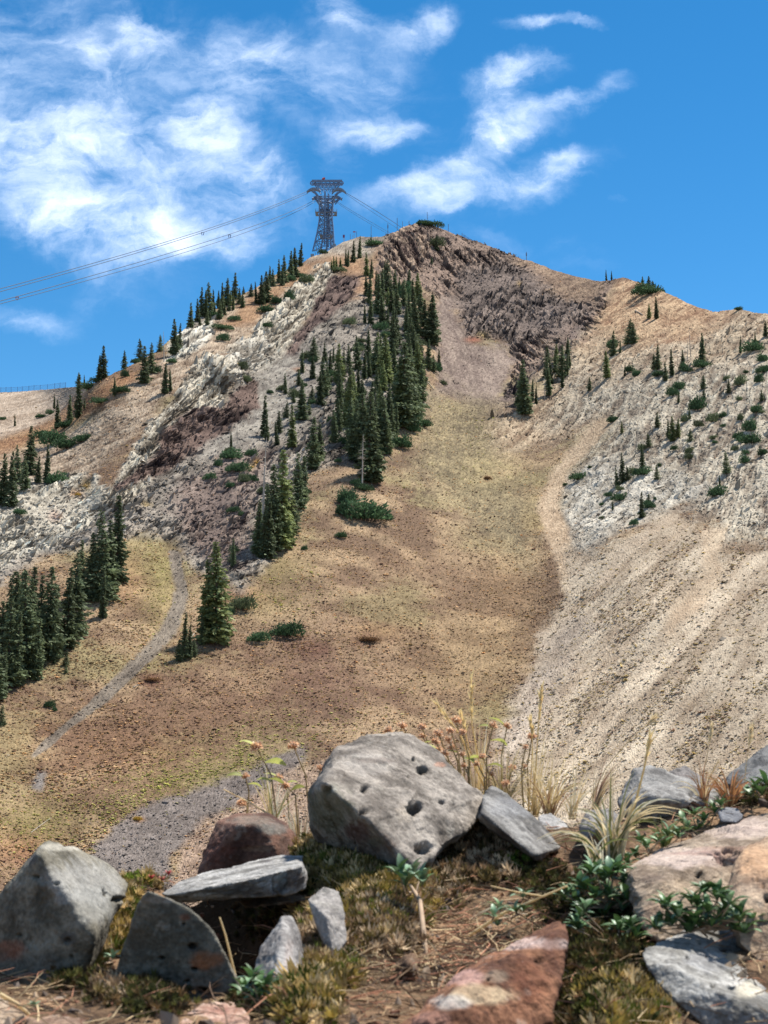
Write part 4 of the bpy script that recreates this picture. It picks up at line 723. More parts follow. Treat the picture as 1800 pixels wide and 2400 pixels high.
# levels: (y, left x, right x, half depth)
LV = [(1110, 470, 745, 6), (975, 497, 738, 5.2), (840, 524, 728, 4.4), (745, 538, 722, 3.8), (660, 548, 712, 3.2), (550, 550, 712, 3), (450, 545, 722, 3), (350, 528, 742, 3), (270, 560, 700, 3)]
def xs_at(y):
    ys = [l[0] for l in LV][::-1]; return [np.interp(y, ys, [l[k] for l in LV][::-1]) for k in (1, 2, 3)]
for sx in (1, 2):
    for sy in (-1, 1):
        m = MB(); pts = [tp(l[sx] + (0 if sy < 0 else (60 if sx == 1 else -50)) * (1 if l[0] > 500 else .5), l[0] - (0 if sy < 0 else 18), sy * l[3]) for l in LV[:-1]]
        m.line(pts, .55); m.build('leg', mat_steel, tower)
def corner(l, sx, sy): return tp(l[sx] + (0 if sy < 0 else (60 if sx == 1 else -50)) * (1 if l[0] > 500 else .5), l[0] - (0 if sy < 0 else 18), sy * l[3])
for i in range(len(LV) - 2):
    lo, hi = LV[i], LV[i + 1]
    for (a, b) in (((1, -1), (2, -1)), ((2, -1), (2, 1)), ((2, 1), (1, 1)), ((1, 1), (1, -1))):
        m = MB(); A0, B0, A1, B1 = corner(lo, *a), corner(lo, *b), corner(hi, *a), corner(hi, *b)
        m.bar(A0, B1, .22).bar(B0, A1, .22).bar(A1, B1, .28); mid = lerp3(A0, B0, .5); mt = lerp3(A1, B1, .5)
        m.bar(mid, lerp3(A0, A1, .5), .13).bar(mid, lerp3(B0, B1, .5), .13).bar(lerp3(A0, A1, .5), mt, .12).bar(lerp3(B0, B1, .5), mt, .12); m.build('cross_brace', mat_steel, tower)
for (y, xl, xr) in ((850, 550, 715), (548, 492, 768), (512, 540, 720), (372, 525, 745)):
    m = MB(); c = tp((xl + xr) / 2, y); w = (xr - xl) * TS; hd = 1.8
    m.box((c[0], -hd, c[2]), (w, 1.1, .22)).box((c[0], hd, c[2]), (w, 1.1, .22)).box((c[0] - w / 2 + .5, 0, c[2] + .03), (1.0, 2 * hd, .2)).box((c[0] + w / 2 - .5, 0, c[2] + .03), (1.0, 2 * hd, .2)); pf = m.build('platform', mat_saddle if y in (548, 850) else mat_steel, tower)
    m = MB(); hw = w / 2
    for z in (.6, 1.2): m.bar((c[0] - hw, -hd, c[2] + z), (c[0] + hw, -hd, c[2] + z), .1).bar((c[0] - hw, hd, c[2] + z), (c[0] + hw, hd, c[2] + z), .1).bar((c[0] - hw, -hd, c[2] + z), (c[0] - hw, hd, c[2] + z), .1).bar((c[0] + hw, -hd, c[2] + z), (c[0] + hw, hd, c[2] + z), .1)
    for k in range(7): m.bar((c[0] - hw + w * k / 6, -hd, c[2]), (c[0] - hw + w * k / 6, -hd, c[2] + 1.2), .09)
    m.build('railing', mat_steel, pf)
for (x0, x1, xm, ym, ye0, ye1, dd) in ((385, 560, 470, 243, 292, 285, -3), (705, 890, 775, 246, 300, 308, -3), (440, 580, 505, 262, 300, 290, 4), (690, 830, 760, 262, 290, 305, 4)):
    n = 15; V = []
    for k in range(n):
        t = k / (n - 1); x = x0 + (x1 - x0) * t; y = (ye0 * (1 - t) + ye1 * t) - (4 * t * (1 - t)) * ((ye0 + ye1) / 2 - ym); th = 34 * (4 * t * (1 - t)) ** .6 * .55 + 7
        for (yy_, d_) in ((y, dd - .9), (y, dd + .9), (y + th, dd + .9), (y + th, dd - .9)): V.append(tp(x, yy_, d_))
    Fs = [(k * 4 + a, k * 4 + (a + 1) % 4, k * 4 + 4 + (a + 1) % 4, k * 4 + 4 + a) for k in range(n - 1) for a in range(4)]
    sa = link('saddle', mesh_np('saddle', V, Fs, [mat_saddle], False), tower)
    m = MB()
    for k in range(1, n - 1, 2):
        m.box(np.array(V[k * 4]) + [0, -.05, -.55], (.35, .3, .7))
    m.build('roller', mat_steel, sa)
m = MB()
for s_, xo, xi in ((-1, 450, 530), (1, 835, 742)):
    for d_ in (-4, 3):
        m.bar(tp(xo, 298, d_), tp(xi, 350, d_), .5).bar(tp(xo + s_ * -25, 296, d_), tp(xi, 385, d_), .4).bar(tp((xo + xi) / 2, 296, d_), tp(xi, 350, d_), .3).bar(tp((xo + xi) / 2, 296, d_), tp((xo + xi) / 2, 330, d_), .25)
m.build('bracket_arms', mat_steel, tower)
m = MB()                                                       # upper frame, a widening truss
for d_ in (-1.6, 1.6):
    m.bar(tp(560, 268, d_), tp(478, 140, d_), .38).bar(tp(700, 268, d_), tp(805, 140, d_), .38).bar(tp(500, 180, d_), tp(792, 180, d_), .2).bar(tp(525, 202, d_), tp(760, 202, d_), .24)
    for k in range(5): xa = 520 + k * 52; m.bar(tp(xa, 138, d_), tp(xa + 26, 200, d_), .18).bar(tp(xa + 52, 138, d_), tp(xa + 26, 200, d_), .18)
    for k in range(3): m.bar(tp(565 + k * 45, 268, d_), tp(580 + k * 50, 202, d_), .18).bar(tp(610 + k * 40, 268, d_), tp(580 + k * 50, 202, d_), .18)
m.build('top_truss', mat_steel, tower)
for d_ in (-1.7, 1.7): m = MB(); m.box(tp(641, 131, d_), (390 * TS, .6, .8)); m.build('crossbeam', mat_steel, tower)
for x in (456, 525, 755, 822):
    m = MB()
    m.bar(tp(x, 135, -1.7), tp(x, 150, -1.7), .3); q = tp(x, 160, -1.7); r_ = .8
    ring = [(q[0] + r_ * math.cos(a), q[1], q[2] + r_ * math.sin(a)) for a in np.linspace(0, 6.283, 11)]; m.line(ring, .45); m.bar(ring[0], ring[5], .3); m.build('sheave', mat_steel, tower)
m = MB(); m.bar(tp(575, 128), tp(575, 100), .15); m.p.append(tube_np([tp(575, 103), tp(590, 88), tp(608, 66)], [.28, .6, .35], 6)); m.build('windsock', mat_red, tower)
m = MB()
for x in (610, 665, 720, 770): m.bar(tp(x, 128), tp(x, 96), .12)
m.bar(tp(655, 104), tp(675, 104), .12); m.build('antenna', mat_steel, tower)
for x, d_ in ((610, -4), (650, -1), (630, 3)):
    m = MB(); m.bar(tp(x, 1000, d_), tp(x + 4, 300, d_), .3).bar(tp(x + 12, 1000, d_), tp(x + 16, 300, d_), .3)
    for k in range(46): y = 995 - 15 * k; m.bar(tp(x, y, d_), tp(x + 12, y, d_), .1)
    m.build('ladder', mat_steel, tower)
for x in (470, 530, 690, 745):
    m = MB(); c = np.array(tp(x, 1112 - (x - 470) * .47, -8 if x in (470, 745) else 7)); m.box(c - np.array([0, 0, 3.2]), (1.2, 1.2, 3)); m.build('footing', mat_saddle, tower)
# ropes: photograph points with distances, a sag in between
def rope(pts, w, lab, grp):
    P_ = [at(u, v, y) for (u, v, y) in pts]; P_ = np.array(P_); t = np.linspace(0, 1, len(P_)); tt_ = np.linspace(0, 1, 40)
    k = np.stack([np.interp(tt_, t, P_[:, a]) for a in range(3)], -1)
    if len(P_) == 3:
        c = 2 * P_[1] - .5 * (P_[0] + P_[2]); k = ((1 - tt_) ** 2)[:, None] * P_[0] + (2 * tt_ * (1 - tt_))[:, None] * c + (tt_ ** 2)[:, None] * P_[2]
    v, f = tube_np(k - k[0], [w / 2] * len(k), 5); o = link('cable', mesh_np('cable', v, f, [mat_rope], True), loc=k[0]); tag(o, lab, 'cable', grp); return k
K1 = rope([(719, 449, 541), (475, 540, 470), (-60, 693, 330)], .17, 'upper strand of the upper cable pair left of the tower', 'tower cables going down to the left')
K2 = rope([(721, 453, 541), (475, 545, 470), (-60, 700, 330)], .17, 'lower strand of the upper cable pair left of the tower', 'tower cables going down to the left')
K3 = rope([(742, 466, 546), (538, 549, 475), (-60, 722, 330)], .17, 'upper strand of the lower cable pair left of the tower', 'tower cables going down to the left')
K4 = rope([(744, 469, 546), (538, 558, 478), (-60, 728, 333)], .15, 'sagging bottom strand of the lower cable pair left of the tower', 'tower cables going down to the left')
rope([(811, 452, 545), (876, 491, 560), (952, 540, 585)], .17, 'uppermost of the cables between tower and summit', 'tower cables going right behind the summit')
rope([(811, 455, 545), (876, 499, 560), (952, 549, 585)], .10, 'second cable from the top between tower and summit', 'tower cables going right behind the summit')
rope([(786, 470, 549), (850, 509, 562), (930, 555, 585)], .12, 'third cable from the top between tower and summit', 'tower cables going right behind the summit')
rope([(788, 474, 549), (850, 514, 562), (930, 560, 585)], .10, 'lowest of the cables between tower and summit', 'tower cables going right behind the summit')
for (u, v, y, lab) in ((475, 548, 470, 'small cable carrier on the upper cable pair'), (538, 554, 475, 'small cable carrier on the lower cable pair nearer the tower'), (40, 700, 355, 'orange brown cable carrier on the lower cable pair at the picture edge')):
    p = at(u, v, y); s = SCALE_M(p); o = empty('cable_carrier', p); tag(o, lab, 'cable carrier')
    m = MB(); m.bar((-3.5 * s, 0, 3.2 * s), (3.5 * s, 0, 3.8 * s), 1.6 * s); m.build('cross_arm', mat_orange if u < 100 else mat_steel, o)
    for sx in (-1, 1): m = MB(); m.bar((sx * 3.2 * s, 0, 3.2 * s), (sx * 1.2 * s, 0, -3.5 * s), 1.5 * s); m.build('hanger', mat_orange if u < 100 else mat_steel, o)
# poles along the summit ridge
for (u, v, h, lean, w, lab) in ((822, 560, 17, 0, 1.0, 'short thin pole between the two signs by the tower'), (836, 556, 18, 0, 1.0, 'thin pole left of the rocky tower shoulder top'), (870, 556, 30, 0, 1.3, 'tall thin pole on the rocky tower shoulder'), (908, 552, 32, .3, 1.3, 'thin pole with a box halfway between shoulder and summit'),
                            (931, 539, 34, 0, 1.4, 'tallest thin pole left of the summit'), (944, 529, 19, 0, 1.1, 'thin pole at the left edge of the summit'), (957, 526, 14, 1.2, 1.0, 'small antenna pole on the summit edge'), (1003, 526, 34, -.8, 1.2, 'tall antenna rising from the summit shrubs'), (1052, 545, 24, 0, 1.3, 'thin pole right of the summit'), (1234, 611, 25, 0, 1.5, 'pole with a dark box on the eastern ridge')):
    p = on_hill(u, v); s = SCALE_M(p); p = p + np.array([0, 1.5, 0]); o = empty('ridge_pole', p); tag(o, lab, 'pole')
    m = MB(); m.bar((0, 0, -2), (lean * s, 0, h * s), w * s); m.build('shaft', mat_steel, o)
    if 'box' in lab or 'antenna' in lab: m = MB(); m.box((lean * s * .8, 0, h * s * .75), (2.6 * s, 2 * s, 6 * s)) if 'box' in lab else m.bar((-1.5 * s, 0, h * s * .6), (2 * s, 0, h * s * .6), .8 * s).bar((-1 * s, 0, h * s * .75), (1.6 * s, 0, h * s * .75), .8 * s); m.build('box' if 'box' in lab else 'rods', mat_steel, o)
for (u, v, h, kind, lab) in ((806, 566, 19, 0, 'small dark red sign on two posts beside the tower'), (827, 557, 19, 1, 'red topped T shaped marker post beside the sign')):
    p = on_hill(u, v); s = SCALE_M(p); p = p + np.array([0, 1, 0]); o = empty('ridge_sign', p); tag(o, lab, 'sign')
    m = MB(); m.bar((-1.2 * s, 0, -1), (-1.2 * s, 0, h * s * .6), .8 * s); m.bar(((1.5 if kind == 0 else 2) * s, 0, -1), ((1 if kind == 0 else 2) * s, 0, h * s * .8), .8 * s); m.build('post', mat_dead, o)
    m = MB(); m.box((-.5 * s, -.3, h * s * .78), (4.6 * s, .3, 6.5 * s)) if kind == 0 else m.box((2 * s, 0, h * s), (6 * s, .4, 2 * s)); m.build('board', mat_red if kind else material('sign_blue', color=(.16, .07, .16), rough=.6), o)
def net_fence(pts, hpx, lab, nrail=6):
    """pts: ground points; posts and a wire net with real meshes of cord between them"""
    P_ = [np.array(p) for p in pts]; o = empty('snow_fence', P_[0]); tag(o, lab, 'fence'); s = SCALE_M(P_[0]); H = [h * s for h in hpx]
    for k, p in enumerate(P_): m = MB(); q = p - P_[0]; m.bar(q - [0, 0, .6], q + [0, 0, H[k] * 1.06], .85 * s); m.build('post', mat_net, o)
    for k in range(len(P_) - 1):
        m = MB(); a, b = P_[k] - P_[0], P_[k + 1] - P_[0]
        for j in range(nrail + 1): z = .10 + .88 * j / nrail; m.bar(a + [0, 0, H[k] * z], b + [0, 0, H[k + 1] * z], (.55 if j in (0, nrail) else .22) * s)
        for j in range(1, 9): t = j / 9; q = a * (1 - t) + b * t; hh = H[k] * (1 - t) + H[k + 1] * t; m.bar(q + [0, 0, hh * .1], q + [0, 0, hh * .98], .16 * s)
        m.build('net_panel', mat_net, o)
fx = [-60, -40, -22, -2, 10, 22, 36, 50, 64, 77, 91, 108, 124, 138, 150]
net_fence([on_hill(x, np.interp(x, SKY[:, 0], SKY[:, 1]) + 2) + np.array([0, 2, 0]) for x in fx], [16 if x > -30 else 15 for x in fx], 'blue netted snow fence standing along the far west ridge')
net_fence([on_hill(x, np.interp(x, SKY[:, 0], SKY[:, 1]) + 2) + np.array([0, 1.5, 0]) for x in (1084, 1091, 1098, 1106, 1114)], [14, 12, 9, 7, 4], 'short dark net fence on the ridge right of the summit', 4)
# ================================================================ FOREGROUND BANK
CREST_U = [-400, 0, 300, 450, 600, 700, 1000, 1150, 1300, 1450, 1650, 1800, 2200]; CREST_V = [2150, 2130, 2090, 2085, 2060, 2010, 1990, 1965, 1955, 1930, 1895, 1870, 1850]
MOUNDS = [  # u, v, ru, rv, height m, moss tone (0 golden green, 1 bright green, 2 dried pale brown, 3 dark green, 4 none), density
 (790, 2030, 100, 60, .020, 0, 1.2), (830, 2120, 100, 80, .018, 0, 1.3), (900, 2180, 70, 60, .012, 2, 1), (770, 2290, 70, 30, .006, 0, .9), (960, 2110, 60, 50, .010, 0, 1), (700, 2030, 50, 40, .008, 0, 1), (745, 2230, 60, 60, .006, 2, .8), (640, 2150, 70, 60, .004, 3, 1), (720, 2360, 60, 50, .006, 0, .9), (880, 2080, 70, 50, .008, 0, .8),
 (1080, 1950, 70, 60, .014, 2, 1.2), (1020, 2060, 90, 60, .010, 2, 1), (1150, 2030, 60, 50, .010, 2, .9), (1215, 2015, 26, 36, .008, 1, 1.2), (1180, 1940, 50, 40, .006, 2, .8), (1010, 1920, 40, 40, .012, 0, 1),
 (285, 2160, 40, 75, .012, 0, 1.2), (315, 2080, 26, 20, .012, 1, 1.4), (360, 2070, 40, 16, .006, 0, .8), (215, 2270, 30, 70, .008, 3, 1.2), (350, 2340, 75, 46, .014, 3, 1.4), (150, 2312, 30, 18, .006, 3, .9), (250, 2330, 40, 24, .0, 2, .6),
 (1410, 2270, 90, 100, .008, 3, 1.2), (1390, 2370, 80, 60, .006, 3, .9), (1720, 2440, 160, 60, -.035, 4, 0), (1150, 2400, 150, 50, -.02, 4, 0), (1480, 2370, 90, 60, .004, 0, .7), (1780, 1860, 60, 30, .008, 3, 1), (1330, 2110, 90, 60, .004, 3, .5), (600, 2340, 60, 50, 0, 3, .5), (1250, 2060, 80, 30, .002, 3, .4)]
def soil_v(u, Yd):
    cr = np.interp(u, CREST_U, CREST_V); t = np.clip((Yd - 1.1) / .75, -1.5, 1.0)
    return 2425 + (cr - 2425) * np.where(t > 0, t ** .9, t)
def soil_z(x, Yd, detail=True):
    Ys = np.maximum(Yd, .75); u = CX + FPX * x / Ys; v = soil_v(u, np.minimum(Ys, 1.86)); a_, b_ = px2ab_np(u, v); z = np.minimum(Ys, 1.86) * b_
    over = np.maximum(Yd - 1.86, 0); z = z - over * .25 - np.minimum(over, 3) ** 2 * .12
    z = z - .10 * np.maximum(.75 - Yd, 0)
    uu, vv = u, v
    for (mu, mv, ru, rv, h, t, d) in MOUNDS: z = z + h * np.exp(-((uu - mu) / ru) ** 2 - ((vv - mv) / rv) ** 2)
    z = z - .13 * np.exp(-((uu - 535) / 125) ** 4 - ((vv - 2180) / 85) ** 4) - .02 * np.exp(-((uu - 1040) / 60) ** 2 - ((vv - 2230) / 30) ** 2)
    if detail:
        q = np.stack([x, Yd], -1); z = z + .012 * fbm(q / .16, 3, 201) + .004 * fbm(q / .03, 3, 202) + .0016 * fbm(q / .008, 2, 203)
    return z
def px2ab_np(u, v):
    xc, yu = (u - CX) / FPX, (CY - v) / FPX; dy = math.cos(PITCH) - yu * math.sin(PITCH); dz = math.sin(PITCH) + yu * math.cos(PITCH); return xc / dy, dz / dy
xs_ = np.concatenate([-np.geomspace(6, .62, 26), np.linspace(-.6, .6, 430), np.geomspace(.62, 6, 26)]); ys_ = np.concatenate([np.linspace(-5, .7, 12), np.linspace(.75, 2.15, 430), 2.15 + np.geomspace(.01, 4.0, 24)])
SX, SY = np.meshgrid(xs_, ys_); SZ = soil_z(SX, SY); SV = np.stack([SX, SY, SZ], -1)
su, sv = proj(SV); qn = np.stack([SX, SY], -1)
t1 = sstep(-.4, .5, fbm(qn / .05, 4, 211))[..., None]; SC = A(104, 80, 58) * (1 - t1) + A(170, 134, 98) * t1
t2 = sstep(.0, .6, fbm(qn / .012, 3, 212))[..., None]; SC = SC * (1 - .5 * t2) + A(176, 140, 104) * .5 * t2
hum_shade = 1.5 * np.exp(-((su - 540) / 120) ** 4 - ((sv - 2190) / 110) ** 4)  # shade of the hollow under the slab, painted into the soil colour
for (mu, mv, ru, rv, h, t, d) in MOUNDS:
    if t < 4: hum_shade = np.maximum(hum_shade, np.exp(-((su - mu) / (ru * 1.05)) ** 4 - ((sv - mv) / (rv * 1.05)) ** 4))
hum_shade = np.clip(hum_shade * 1.2 * sstep(-.6, .2, fbm(qn / .02, 3, 215) + .3), 0, 1)[..., None]; SC = SC * (1 - .82 * hum_shade) + np.array([.030, .022, .012]) * .82 * hum_shade   # dark humus under the moss, painted shade in the hollow
idn = np.arange(SX.size).reshape(SX.shape); Fs_ = np.stack([idn[:-1, :-1], idn[:-1, 1:], idn[1:, 1:], idn[1:, :-1]], -1).reshape(-1, 4)
mat_soil = material('soil', attr='tint', nscale=160, namp=.35, bump=(220, .004), rough=1, spec=.1)
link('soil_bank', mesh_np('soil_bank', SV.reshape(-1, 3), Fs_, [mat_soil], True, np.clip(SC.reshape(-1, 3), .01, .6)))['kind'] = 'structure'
sN = np.cross(np.gradient(SV, axis=1), np.gradient(SV, axis=0)); sN /= np.linalg.norm(sN, axis=-1, keepdims=True); sN = np.where(sN[..., 2:] < 0, -sN, sN)
def on_soil(u, v):
    """point of the bank seen at the photograph's pixel"""
    ys = np.linspace(.8, 2.3, 600); a_, b_ = px2ab_np(float(u), float(v)); z = soil_z(ys * a_, ys, False); d = z - ys * b_; k = np.argmax(d > 0)
    if not (d > 0).any(): k = int(np.argmax(d))
    return np.array([ys[k] * a_, ys[k], z[k]])

# ---------------------------------------------------------------- rocks
mat_rock = material('rock', attr='tint', nscale=320, namp=.34, bump=(130, .004), rough=.9, spec=.2, coord='Object')
def rock(label, pts, cols, stains=(), holes=(), sub=6, p=110, rough=1.0, seed=0, thick=None, name='rock', strata=None, chip=1.0):
    """pts: (u, v, distance) corners; the stone is their hull with worn edges, chips, pits and its own stains"""
    Q = np.array([at(u, v, y) for (u, v, y) in pts]); bm = bmesh.new()
    for q in Q: bm.verts.new(q)
    r = bmesh.ops.convex_hull(bm, input=bm.verts); bm.normal_update()
    bmesh.ops.dissolve_limit(bm, angle_limit=R(7), verts=bm.verts, edges=bm.edges); bm.normal_update()
    N_ = np.array([f.normal[:] for f in bm.faces]); O_ = np.array([f.verts[0].co[:] for f in bm.faces]); bm.free()
    c = Q.mean(0); h = ((O_ - c) * N_).sum(1); sg = np.sign(h); N_ = N_ * sg[:, None]; h = np.maximum(np.abs(h), 1e-3)
    ib = bmesh.new(); bmesh.ops.create_icosphere(ib, subdivisions=sub, radius=1.0); me0 = bpy.data.meshes.new('t'); ib.to_mesh(me0); ib.free()
    S = np.empty(len(me0.vertices) * 3); me0.vertices.foreach_get('co', S); S = S.reshape(-1, 3); Fi = np.empty(len(me0.polygons) * 3, np.int32); me0.polygons.foreach_get('vertices', Fi); Fi = Fi.reshape(-1, 3); bpy.data.meshes.remove(me0)
    X = Q - c; w, E = np.linalg.eigh(X.T @ X / len(X)); Am = E * np.sqrt(w)[None] @ E.T; D = S @ Am.T
    t = np.maximum(D @ N_.T / h[None], 0); mx = t.max(1, keepdims=True); rr_ = 1 / (mx[:, 0] * ((t / mx) ** p).sum(1) ** (1 / p)); V = c + D * rr_[:, None]
    V = V + (V - c) * .01
    def normals(V):
        fn_ = np.cross(V[Fi[:, 1]] - V[Fi[:, 0]], V[Fi[:, 2]] - V[Fi[:, 0]]); n = np.zeros_like(V)
        for k in range(3):
            for a in range(3): n[:, a] += np.bincount(Fi[:, k], fn_[:, a], len(V))
        return n / (np.linalg.norm(n, axis=1, keepdims=True) + 1e-12)
    n0 = normals(V); sz = np.sqrt(w).mean(); o3 = V + seed * 1.37
    st = o3.copy()
    if strata is not None: ax = np.array(strata, float); ax /= np.linalg.norm(ax); st = o3 + ax * ((o3 @ ax)[:, None] * 3.5)
    disp = sz * .085 * fbm(st / (sz * 1.3), 3, 301 + seed) * rough + sz * .05 * fbm(st / (sz * .5), 3, 302 + seed, .55, True) * rough + .0019 * fbm(st / .012, 4, 303 + seed, .62) * rough + .0005 * fbm(o3 / .0035, 2, 304 + seed)
    wv_, we, wx, wy, = worley(np.stack([o3 @ np.array([.8, .2, .5]), o3 @ np.array([-.3, .5, .8])], -1) / (sz * .75), seed); disp = disp + sz * .07 * chip * ((wv_ - .5) + wx * (wv_ - .3) * .8)
    cv, ce, cx_, cy_ = worley(np.stack([o3 @ np.array([.7, .5, .2]), o3 @ np.array([-.2, .4, .9])], -1) / .055 + .25 * np.stack([fbm(o3 / .02, 3, 350), fbm(o3 / .02, 3, 351)], -1), seed + 30)
    crack = np.exp(-(ce / .035) ** 2) * sstep(.0, .35, fbm(o3 / .06, 2, 352 + seed)); disp = disp - .0022 * crack
    V = V + n0 * disp[:, None]; n1 = normals(V); pu, pv = proj(V); front = n1[:, 1] < .25
    cd, cl = A(*cols[0]), A(*cols[1]); m1 = sstep(-.42, .42, fbm(st / .035, 5, 311 + seed, .62) + .45 * fbm(o3 / .004, 3, 312 + seed, .7))[:, None]; col = cd * (1 - m1) + cl * m1
    dark = sstep(.35, .7, fbm(o3 / .012, 3, 313 + seed))[:, None]; col = col * (1 - .4 * dark) * (1 - .45 * crack[:, None])
    lich = sstep(.42, .6, fbm(o3 / .009, 3, 314 + seed) + .25 * fbm(o3 / .05, 2, 315 + seed))[:, None]; col = col * (1 - .3 * lich) + A(178, 172, 158) * .3 * lich
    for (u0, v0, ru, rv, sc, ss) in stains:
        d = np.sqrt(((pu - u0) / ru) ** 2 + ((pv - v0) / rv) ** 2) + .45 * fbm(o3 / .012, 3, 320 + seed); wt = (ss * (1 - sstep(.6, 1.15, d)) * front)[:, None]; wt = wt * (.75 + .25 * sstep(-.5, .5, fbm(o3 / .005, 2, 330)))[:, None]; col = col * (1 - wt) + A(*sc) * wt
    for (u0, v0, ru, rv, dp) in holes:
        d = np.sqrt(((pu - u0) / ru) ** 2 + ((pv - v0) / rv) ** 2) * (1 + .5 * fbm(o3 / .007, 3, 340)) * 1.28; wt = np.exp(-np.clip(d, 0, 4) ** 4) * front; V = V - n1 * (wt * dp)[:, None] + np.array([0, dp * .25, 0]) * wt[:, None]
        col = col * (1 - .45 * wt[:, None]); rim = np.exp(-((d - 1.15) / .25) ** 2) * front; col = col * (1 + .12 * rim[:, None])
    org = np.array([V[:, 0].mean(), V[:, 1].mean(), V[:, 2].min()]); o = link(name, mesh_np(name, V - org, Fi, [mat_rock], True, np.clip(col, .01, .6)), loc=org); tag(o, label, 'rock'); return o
def back(outline, depth, shrink=.75, drop=0):
    """the hidden rear side of a stone: its outline drawn together, further away"""
    a = np.array([(u, v) for (u, v, y) in outline], float); m = a.mean(0); return [(m[0] + (u - m[0]) * shrink, m[1] + (v - m[1]) * shrink + drop, y + depth) for (u, v, y) in outline]
G1, G2 = (104, 100, 98), (172, 164, 158)
# the big pitted stone
o_ = [(797, 1744, 1.82), (880, 1718, 1.88), (962, 1720, 1.90), (988, 1746, 1.88), (1042, 1784, 1.86), (1080, 1830, 1.84), (1136, 1876, 1.80), (1122, 1915, 1.76), (1060, 1975, 1.70), (1018, 2012, 1.66), (964, 2042, 1.60)]
low = [(874, 2012, 1.71), (806, 1972, 1.77), (744, 1962, 1.80), (722, 1892, 1.77), (724, 1868, 1.74), (750, 1834, 1.67)]
rock('large pitted grey stone tilted on top of the moss, biggest and highest of the stones', o_ + low + [(762, 1838, 1.60), (860, 1926, 1.575), (966, 2040, 1.59)] + [(980, 1990, 1.84), (860, 1990, 1.86), (800, 1900, 1.92), (930, 1780, 1.99), (1050, 1880, 1.95)],
     ((108, 98, 88), (174, 162, 148)), stains=[(770, 1900, 60, 60, (96, 98, 76), .75), (838, 1950, 34, 26, (92, 44, 34), .8), (880, 1990, 50, 40, (110, 82, 66), .6), (882, 1973, 20, 14, (130, 132, 116), .6), (870, 1790, 60, 30, (200, 190, 178), .4), (1030, 1792, 14, 6, (196, 140, 108), .7), (765, 1850, 24, 8, (188, 186, 176), .5), (950, 1905, 26, 26, (196, 176, 150), .3), (880, 1782, 50, 8, (110, 90, 80), .5)],
     holes=[(991, 1805, 14, 11, .017), (855, 1849, 10, 10, .012), (854, 1897, 16, 10, .015), (973, 1892, 20, 17, .016), (1036, 1879, 11, 5, .007), (997, 1988, 22, 15, .016), (970, 1778, 6, 6, .006), (766, 1852, 13, 12, .008), (957, 1820, 4, 4, .004), (893, 1893, 4, 4, .003), (1062, 1886, 4, 3, .004), (858, 1916, 5, 4, .004)], sub=7, rough=.95, seed=1, chip=.7)
# the left pyramid
o_ = [(84, 1996, 1.40), (114, 1976, 1.44), (140, 1981, 1.48), (203, 2000, 1.58), (254, 2027, 1.60), (297, 2070, 1.60), (291, 2104, 1.56), (268, 2136, 1.50), (226, 2196, 1.40)]
rock('big grey pyramid shaped stone with a dark front face at the left edge', o_ + [(91, 2006, 1.375), (127, 2069, 1.358), (165, 2115, 1.348), (182, 2162, 1.342), (219, 2196, 1.345), (203, 2275, 1.36), (139, 2318, 1.36), (42, 2316, 1.37), (-30, 2290, 1.40), (-40, 2160, 1.42), (20, 2080, 1.415), (55, 2034, 1.40)] + [(60, 2200, 1.62), (200, 2180, 1.66), (120, 2040, 1.64), (260, 2110, 1.66)],
     ((92, 86, 72), (142, 134, 116)), stains=[(200, 2070, 100, 60, (172, 168, 160), .75), (215, 2120, 60, 60, (160, 158, 150), .6), (20, 2230, 46, 26, (156, 88, 52), .75), (182, 2280, 16, 14, (160, 92, 60), .7), (10, 2262, 30, 30, (112, 100, 84), .5), (160, 2200, 20, 18, (70, 72, 74), .7), (90, 2260, 60, 30, (86, 84, 78), .5), (150, 1985, 60, 10, (206, 198, 180), .6), (76, 2012, 12, 16, (80, 84, 92), .7)],
     holes=[(84, 2054, 8, 5, .005), (133, 2070, 8, 4, .006), (276, 2108, 17, 8, .014), (157, 2205, 10, 8, .005), (45, 2192, 7, 4, .004), (168, 2244, 5, 8, .004), (245, 2092, 6, 12, .004)], sub=7, rough=.7, seed=2, chip=.4)
# triangular stone in the middle left
o_ = [(346, 2090, 1.270), (401, 2108, 1.272), (460, 2145, 1.276), (498, 2187, 1.278), (527, 2240, 1.280), (560, 2310, 1.282), (485, 2362, 1.28), (380, 2366, 1.285), (258, 2330, 1.30), (276, 2262, 1.295), (314, 2174, 1.285), (326, 2118, 1.275)]
rock('dark grey brown triangular stone with a rust orange spot, leaning against the slab', o_ + back(o_, .14, .94, 14), ((92, 88, 76), (138, 132, 116)), stains=[(482, 2252, 44, 26, (166, 100, 50), .85), (432, 2150, 16, 10, (150, 84, 52), .6), (455, 2222, 16, 12, (70, 58, 52), .6), (400, 2330, 110, 40, (84, 82, 76), .5), (380, 2110, 50, 8, (170, 160, 146), .5)],
     holes=[(478, 2324, 19, 10, .010), (449, 2218, 14, 9, .006), (456, 2272, 10, 6, .006), (378, 2246, 10, 5, .005), (438, 2300, 8, 5, .004), (430, 2166, 5, 4, .003)], sub=7, rough=.55, seed=3, chip=.3)
